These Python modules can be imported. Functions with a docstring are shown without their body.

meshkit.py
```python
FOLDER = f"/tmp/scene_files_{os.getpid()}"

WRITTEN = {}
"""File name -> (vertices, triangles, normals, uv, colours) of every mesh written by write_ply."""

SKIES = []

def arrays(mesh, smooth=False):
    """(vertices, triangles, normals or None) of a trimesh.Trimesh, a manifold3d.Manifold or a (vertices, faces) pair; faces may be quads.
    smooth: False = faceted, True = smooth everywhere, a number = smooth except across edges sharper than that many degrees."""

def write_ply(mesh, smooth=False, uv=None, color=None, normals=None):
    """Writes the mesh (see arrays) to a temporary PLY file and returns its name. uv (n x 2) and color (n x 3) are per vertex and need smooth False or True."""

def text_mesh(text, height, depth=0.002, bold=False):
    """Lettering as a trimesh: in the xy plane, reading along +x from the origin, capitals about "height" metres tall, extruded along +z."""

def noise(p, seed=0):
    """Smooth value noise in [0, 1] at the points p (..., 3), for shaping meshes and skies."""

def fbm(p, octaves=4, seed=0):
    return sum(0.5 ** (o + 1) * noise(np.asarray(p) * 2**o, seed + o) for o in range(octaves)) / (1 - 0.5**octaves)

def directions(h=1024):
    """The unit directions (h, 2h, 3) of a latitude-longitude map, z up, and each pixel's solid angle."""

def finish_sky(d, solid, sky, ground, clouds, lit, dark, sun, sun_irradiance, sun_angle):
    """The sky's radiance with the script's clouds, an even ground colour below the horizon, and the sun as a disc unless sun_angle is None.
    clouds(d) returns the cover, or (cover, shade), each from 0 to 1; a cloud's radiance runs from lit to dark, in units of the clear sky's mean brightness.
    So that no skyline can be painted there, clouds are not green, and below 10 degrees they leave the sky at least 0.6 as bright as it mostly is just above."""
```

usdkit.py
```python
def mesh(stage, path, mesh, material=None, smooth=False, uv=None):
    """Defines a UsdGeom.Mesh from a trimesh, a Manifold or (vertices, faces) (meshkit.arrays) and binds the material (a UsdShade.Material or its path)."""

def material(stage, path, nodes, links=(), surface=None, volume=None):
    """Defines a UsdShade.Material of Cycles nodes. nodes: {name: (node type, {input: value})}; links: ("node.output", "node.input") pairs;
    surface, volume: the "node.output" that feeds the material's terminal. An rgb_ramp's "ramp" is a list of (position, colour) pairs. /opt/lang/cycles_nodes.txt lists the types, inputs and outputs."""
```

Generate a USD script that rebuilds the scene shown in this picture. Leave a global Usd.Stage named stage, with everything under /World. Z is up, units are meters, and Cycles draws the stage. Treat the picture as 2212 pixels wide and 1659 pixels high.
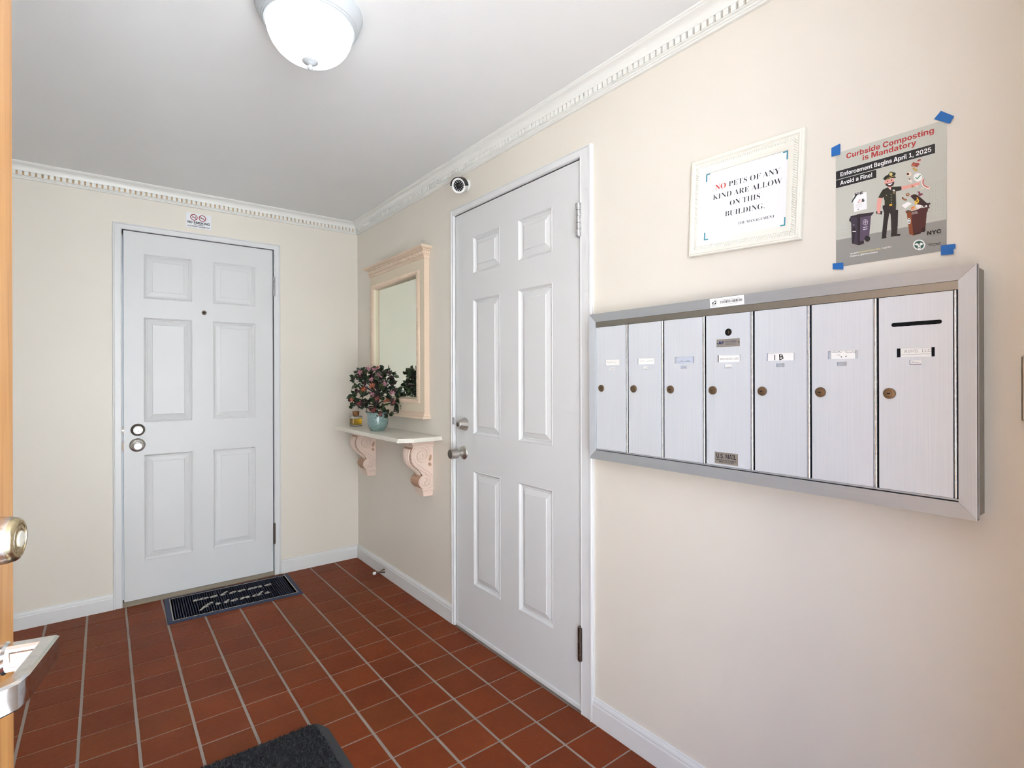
import math
import numpy as np
import trimesh
from shapely.geometry import Polygon, LineString, Point, box as sbox
from shapely import affinity
from pxr import Usd, UsdGeom, UsdLux, UsdShade, Gf, Sdf, Vt
import usdkit, meshkit

stage = Usd.Stage.CreateInMemory()
UsdGeom.Xform.Define(stage, '/World')
stage.SetDefaultPrim(stage.GetPrimAtPath('/World'))

# ---------------------------------------------------------------- camera
# world: right wall is x = 0, back wall is y = 0, floor z = 0; the camera stands in the street doorway
CAM = (-1.3973, -3.5474, 1.2351)
YAW, ROLL = 0.65728, -0.00258
F_PX, CX, CY = 1140.16, 1103.3, 817.43
cam = UsdGeom.Camera.Define(stage, '/World/camera')
AP = 36.0
cam.CreateHorizontalApertureAttr(AP)
cam.CreateVerticalApertureAttr(AP * 1659 / 2212)
cam.CreateFocalLengthAttr(F_PX / 2212 * AP)
cam.CreateHorizontalApertureOffsetAttr((1106 - CX) / 2212 * AP)
cam.CreateVerticalApertureOffsetAttr((CY - 829.5) / 2212 * AP)
cam.CreateClippingRangeAttr((0.02, 200.0))
cyw, syw = math.cos(YAW), math.sin(YAW)
fwd = np.array([syw, cyw, -0.000286]); fwd /= np.linalg.norm(fwd)
rgt = np.array([cyw, -syw, 0.0]); up = np.cross(rgt, fwd)
cr, sr = math.cos(ROLL), math.sin(ROLL)
rgt, up = rgt * cr + up * sr, up * cr - rgt * sr
M = Gf.Matrix4d(*rgt, 0, *up, 0, *(-fwd), 0, *CAM, 1)
cam.AddTransformOp().Set(M)
cam.CreateExposureAttr(-0.15)

# ---------------------------------------------------------------- light: blue sky and the sunlit street, both through the open street door; the ceiling lamp
SKY = 1.40
dome = UsdLux.DomeLight.Define(stage, '/World/sky')
dome.CreateIntensityAttr(SKY)
dome.CreateColorAttr(Gf.Vec3f(0.30, 0.55, 1.0))
SUN = 18.0           # the sun stands behind the house: it lights the street outside and never shines in
sun = UsdLux.DistantLight.Define(stage, '/World/sun')
sun.CreateIntensityAttr(SUN)
sun.CreateAngleAttr(0.53)
sun.CreateNormalizeAttr(True)
sun.CreateColorAttr(Gf.Vec3f(0.94, 0.98, 1.0))
sun.AddRotateXYZOp().Set(Gf.Vec3f(-20.0, 3.0, 0.0))
LAMP = 3.2          # the ceiling lamp's glass (used in its builder)

CEIL = 2.303
LEFT = -2.1125
FRONT = -3.46

# ---------------------------------------------------------------- helpers
GS = {}


def numbered(parent, name):
    k = (str(parent), name)
    n = GS.get(k, -1) + 1
    GS[k] = n
    return name if n == 0 else '%s_%03d' % (name, n)


class T:
    """A prim that may have parts; base is the world position of its origin."""
    def __init__(self, prim, base):
        self.prim, self.base, self.path = prim, np.array(base, float), str(prim.GetPath())


def setd(prim, label=None, category=None, group=None, kind=None):
    for k, v in (('label', label), ('category', category), ('group', group), ('kind', kind)):
        if v:
            prim.SetCustomDataByKey(k, v)


def thing(name, label, category=None, base=(0, 0, 0), group=None, kind=None):
    x = UsdGeom.Xform.Define(stage, '/World/' + numbered('/World', name))
    x.AddTranslateOp().Set(Gf.Vec3d(*map(float, base)))
    setd(x.GetPrim(), label, category, group, kind)
    return T(x.GetPrim(), base)


def cat(*ms):
    ms = [m for q in ms for m in (q if isinstance(q, list) else [q])]
    vs, fs, n = [], [], 0
    for m in ms:
        v, f = (m.vertices, m.faces) if hasattr(m, 'vertices') else m
        vs.append(np.asarray(v, float)); fs.append(np.asarray(f, int) + n); n += len(v)
    return np.vstack(vs), np.vstack(fs)


def part(parent, name, mesh, mat, smooth=False, label=None, kind=None, col=None):
    """mesh is in world coordinates (vertices, triangles); it becomes ONE Mesh prim under parent."""
    v, f = cat(mesh)
    path = parent.path + '/' + numbered(parent.path, name)
    m = usdkit.mesh(stage, path, (v - parent.base, f), MAT[mat], smooth=smooth)
    if col is not None:
        UsdGeom.PrimvarsAPI(m).CreatePrimvar('tint', Sdf.ValueTypeNames.Color3fArray, 'vertex').Set(Vt.Vec3fArray.FromNumpy(np.asarray(col, np.float32)))
    setd(m.GetPrim(), label=label, kind=kind)
    return T(m.GetPrim(), parent.base)


def solo(name, mesh, mat, label, category=None, smooth=False, group=None, kind=None, base=(0, 0, 0)):
    v, f = cat(mesh)
    path = '/World/' + numbered('/World', name)
    m = usdkit.mesh(stage, path, (v - np.array(base, float), f), MAT[mat], smooth=smooth)
    if np.any(base):
        m.AddTranslateOp().Set(Gf.Vec3d(*map(float, base)))
    setd(m.GetPrim(), label, category, group, kind)
    return T(m.GetPrim(), base)


# frames: (u, v, w) to world; w leaves the wall
def RW(p):                      # right wall: u runs towards the viewer (-y)
    p = np.asarray(p, float); return np.stack([-p[..., 2], -p[..., 0], p[..., 1]], -1)


def BW(p):                      # back wall: u = x
    p = np.asarray(p, float); return np.stack([p[..., 0], -p[..., 2], p[..., 1]], -1)


def FL(p):                      # floor or table top: u = x, v = y, w = z
    return np.asarray(p, float)


def to(frame, m):
    v, f = cat(m)
    return frame(v), f


def box(x0, x1, y0, y1, z0, z1, c=0.0):
    if c <= 0:
        v = [(x, y, z) for x in (x0, x1) for y in (y0, y1) for z in (z0, z1)]
        f = [(0, 1, 3), (0, 3, 2), (4, 6, 7), (4, 7, 5), (0, 4, 5), (0, 5, 1), (2, 3, 7), (2, 7, 6), (0, 2, 6), (0, 6, 4), (1, 5, 7), (1, 7, 3)]
        return np.array(v, float), np.array(f)
    pts = []
    for x, sx in ((x0, 1), (x1, -1)):
        for y, sy in ((y0, 1), (y1, -1)):
            for z, sz in ((z0, 1), (z1, -1)):
                pts += [(x, y + sy * c, z + sz * c), (x + sx * c, y, z + sz * c), (x + sx * c, y + sy * c, z)]
    h = trimesh.convex.convex_hull(np.array(pts))
    return np.array(h.vertices), np.array(h.faces)


def hull(pts):
    h = trimesh.convex.convex_hull(np.array(pts, float)); return np.array(h.vertices), np.array(h.faces)


def plate(x0, x1, y0, y1, z0, z1, c):
    """A box whose top (z1) edges are chamfered by c."""
    return hull([(x, y, z0) for x in (x0, x1) for y in (y0, y1)] + [(x, y, z1 - c) for x in (x0, x1) for y in (y0, y1)] +
                [(x, y, z1) for x in (x0 + c, x1 - c) for y in (y0 + c, y1 - c)])


def lathe(prof, n=32, cap=True):
    """prof: (radius, height) from bottom to top, about z."""
    prof = list(prof); a = np.linspace(0, 2 * np.pi, n, endpoint=False)
    v = np.array([[(r * math.cos(t), r * math.sin(t), z) for t in a] for r, z in prof]).reshape(-1, 3)
    f = []
    for i in range(len(prof) - 1):
        for j in range(n):
            k = (j + 1) % n
            f += [(i * n + j, i * n + k, (i + 1) * n + k), (i * n + j, (i + 1) * n + k, (i + 1) * n + j)]
    v = list(v)
    if cap:
        for i, s in ((0, -1), (len(prof) - 1, 1)):
            if prof[i][0] > 1e-6:
                v.append((0, 0, prof[i][1])); c = len(v) - 1
                for j in range(n):
                    k = (j + 1) % n
                    f.append((c, i * n + j, i * n + k) if s > 0 else (c, i * n + k, i * n + j))
    return np.array(v, float), np.array(f)


def along(m, axis, at):
    """Turns a lathe's z axis to axis and moves it to at."""
    v, f = m
    a = np.array(axis, float); a /= np.linalg.norm(a)
    h = np.array([0, 0, 1.0]) if abs(a[2]) < 0.9 else np.array([1.0, 0, 0])
    x = np.cross(h, a); x /= np.linalg.norm(x); y = np.cross(a, x)
    return v @ np.array([x, y, a]) + np.array(at), f


def tube(pts, r, n=8, closed=False):
    pts = np.asarray(pts, float); m = len(pts); r = np.broadcast_to(r, m)
    tan = np.gradient(pts, axis=0) if not closed else np.roll(pts, -1, 0) - np.roll(pts, 1, 0)
    tan /= np.linalg.norm(tan, axis=1, keepdims=True)
    h = np.array([0.31, 0.17, 0.93]); rings = []
    x = np.cross(h, tan[0]); x /= np.linalg.norm(x)
    for i in range(m):
        x = x - tan[i] * (x @ tan[i]); x /= np.linalg.norm(x); y = np.cross(tan[i], x)
        a = np.linspace(0, 2 * np.pi, n, endpoint=False)
        rings.append(pts[i] + r[i] * (np.cos(a)[:, None] * x + np.sin(a)[:, None] * y))
    v = np.vstack(rings); f = []
    for i in range(m if closed else m - 1):
        b = (i + 1) % m
        for j in range(n):
            k = (j + 1) % n
            f += [(i * n + j, i * n + k, b * n + k), (i * n + j, b * n + k, b * n + j)]
    if not closed:
        v = np.vstack([v, pts[0], pts[-1]]); c = len(v) - 2
        for j in range(n):
            k = (j + 1) % n
            f += [(c, k, j), (c + 1, (m - 1) * n + j, (m - 1) * n + k)]
    return v, np.array(f)


def ringloft(loops, closed=True, cap0=False, cap1=False):
    """Skins equal-length loops of points (each loop counter-clockwise about the direction it is stacked in)."""
    n = len(loops[0]); v = np.vstack([np.asarray(l, float) for l in loops]); f = []
    for i in range(len(loops) - 1):
        for j in range(n if closed else n - 1):
            k = (j + 1) % n
            f += [(i * n + j, i * n + k, (i + 1) * n + k), (i * n + j, (i + 1) * n + k, (i + 1) * n + j)]
    if cap0:
        f += [(0, j + 1, j) for j in range(1, n - 1)]
    if cap1:
        o = (len(loops) - 1) * n
        f += [(o, o + j, o + j + 1) for j in range(1, n - 1)]
    return v, np.array(f)


def rect(u0, u1, v0, v1, d, w):
    """A rectangle inset by d at height w."""
    return [(u0 + d, v0 + d, w), (u1 - d, v0 + d, w), (u1 - d, v1 - d, w), (u0 + d, v1 - d, w)]


def frame_loop(u0, u1, v0, v1, prof, cap=False):
    """A mitred rectangular moulding: prof is (inset, height) from the outer edge inwards."""
    return ringloft([rect(u0, u1, v0, v1, d, w) for d, w in prof], cap1=cap)


def open_frame(u0, u1, v0, v1, prof):
    """Door casing: left leg, head and right leg, mitred; prof (inset from the outer edge, height)."""
    n = len(prof); v = []
    for d, w in prof:
        v += [(u0 + d, v0, w), (u0 + d, v1 - d, w), (u1 - d, v1 - d, w), (u1 - d, v0, w)]
    f = []
    for i in range(n - 1):
        for j in range(3):
            a = i * 4 + j
            f += [(a, a + 4, a + 5), (a, a + 5, a + 1)]
    return np.array(v, float), np.array(f)[:, ::1]


def extrude(poly, w0, w1):
    """A shapely polygon (u, v) extruded from w0 to w1."""
    out = []
    for g in getattr(poly, 'geoms', [poly]):
        if g.is_empty or g.area <= 0:
            continue
        m = trimesh.creation.extrude_polygon(g, w1 - w0, engine='earcut')
        m.apply_translation((0, 0, w0)); out.append((np.array(m.vertices), np.array(m.faces)))
    return cat(out)


def flat(poly, w):
    """The polygon's face alone, at height w, facing +w."""
    out = []
    for g in getattr(poly, 'geoms', [poly]):
        if g.is_empty or g.area <= 0:
            continue
        v, f = trimesh.creation.triangulate_polygon(g, engine='earcut')
        v = np.asarray(v); f = np.asarray(f)
        a, b, c = v[f[:, 0]], v[f[:, 1]], v[f[:, 2]]
        s = (b[:, 0] - a[:, 0]) * (c[:, 1] - a[:, 1]) - (b[:, 1] - a[:, 1]) * (c[:, 0] - a[:, 0])
        f = np.where(s[:, None] < 0, f[:, ::-1], f)
        out.append((np.column_stack([v, np.full(len(v), w)]), f))
    return cat(out)


AL = '0123456789ABCDEFGHIJKLMNOPQRSTUVWXYZabcdefghijklmnopqrstuvwxyz!#$%&()*+,-.:;<=>?@[]^_{|}~'[:80]


def text(s, face, cap, at=(0, 0), width=None, align='l', grow=0.0, slant=0.0):
    """Lettering as a shapely shape: baseline start at 'at', capitals cap high, stretched to width if given."""
    x, polys = 0.0, []
    for ch in s:
        adv, data = GL[face][ch]
        for g in data.split('`') if data else []:
            rings = []
            for r in g.split('/'):
                q = [AL.index(c) for c in r]
                rings.append([(q[i] * 80 + q[i + 1] - 400 + x, q[i + 2] * 80 + q[i + 3] - 400) for i in range(0, len(q), 4)])
            polys.append(Polygon(rings[0], rings[1:]).buffer(grow))
        x += adv
    from shapely import union_all
    sh = union_all(polys)
    k = cap / 285.0
    kx = k if width is None else width / x
    dx = {'l': 0, 'c': -x * kx / 2, 'r': -x * kx}[align]
    return affinity.affine_transform(sh, [kx, slant * k, 0, k, at[0] + dx, at[1]])


def spline(pts, n=12):
    """Catmull-Rom through pts."""
    p = np.asarray(pts, float); p = np.vstack([2 * p[0] - p[1], p, 2 * p[-1] - p[-2]]); out = []
    for i in range(1, len(p) - 2):
        for t in np.linspace(0, 1, n, endpoint=False):
            out.append(0.5 * (2 * p[i] + (p[i + 1] - p[i - 1]) * t + (2 * p[i - 1] - 5 * p[i] + 4 * p[i + 1] - p[i + 2]) * t * t + (3 * p[i] - p[i - 1] - 3 * p[i + 1] + p[i + 2]) * t ** 3))
    return np.array(out + [p[-2]])


def lin(h):
    """sRGB hex to linear."""
    h = h.lstrip('#')
    h = ''.join(c * 2 for c in h) if len(h) == 3 else h
    c = np.array([int(h[i:i + 2], 16) / 255 for i in (0, 2, 4)])
    return tuple(np.where(c <= 0.04045, c / 12.92, ((c + 0.055) / 1.055) ** 2.4))


# ---------------------------------------------------------------- materials
MAT = {}


def mat(name, nodes, links=(), surface='p.BSDF'):
    MAT[name] = usdkit.material(stage, '/World/Looks/' + name, nodes, links, surface=surface)


def paint(name, color, rough=0.5, scale=160.0, bump=0.08, spec=0.5, var=0.03, **kw):
    """Painted or moulded surface: faint mottling and a fine orange-peel relief."""
    c = np.array(lin(color) if isinstance(color, str) else color)
    mat(name, {'g': ('geometry', {}), 'n': ('noise_texture', {'scale': scale, 'detail': 3.0}), 'n2': ('noise_texture', {'scale': 2.3, 'detail': 4.0}),
               'r': ('rgb_ramp', {'ramp': [(0.3, tuple(c * (1 - var))), (0.7, tuple(np.minimum(c * (1 + var), 1)))]}),
               'b': ('bump', {'strength': bump, 'distance': 0.002}),
               'p': ('principled_bsdf', {'roughness': rough, 'specular_ior_level': spec, **kw})},
        [('g.position', 'n.vector'), ('g.position', 'n2.vector'), ('n2.fac', 'r.fac'), ('r.color', 'p.base_color'), ('n.fac', 'b.height'), ('b.normal', 'p.normal')])


def plain(name, color, rough=0.5, metallic=0.0, **kw):
    c = lin(color) if isinstance(color, str) else color
    mat(name, {'g': ('geometry', {}), 'n': ('noise_texture', {'scale': 90.0, 'detail': 2.0}),
               'm': ('map_range', {'from_min': 0.3, 'from_max': 0.7, 'to_min': max(rough - 0.05, 0.02), 'to_max': rough + 0.05}),
               'p': ('principled_bsdf', {'base_color': c, 'metallic': metallic, **kw})},
        [('g.position', 'n.vector'), ('n.fac', 'm.value'), ('m.result', 'p.roughness')])


def brushed(name, color, rough, stretch, metallic=1.0, bump=0.25):
    """Brushed metal: noise drawn out along one axis, as colour streaks and relief."""
    c = np.array(lin(color) if isinstance(color, str) else color)
    mat(name, {'g': ('geometry', {}), 'mp': ('mapping', {'mapping_type': 'point', 'scale': stretch}), 'n': ('noise_texture', {'scale': 1.0, 'detail': 3.0}),
               'r': ('rgb_ramp', {'ramp': [(0.3, tuple(c * 0.95)), (0.7, tuple(c * 1.03))]}),
               'b': ('bump', {'strength': bump, 'distance': 0.0006}),
               'p': ('principled_bsdf', {'metallic': metallic, 'roughness': rough})},
        [('g.position', 'mp.vector'), ('mp.vector', 'n.vector'), ('n.fac', 'r.fac'), ('r.color', 'p.base_color'), ('n.fac', 'b.height'), ('b.normal', 'p.normal')])

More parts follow.
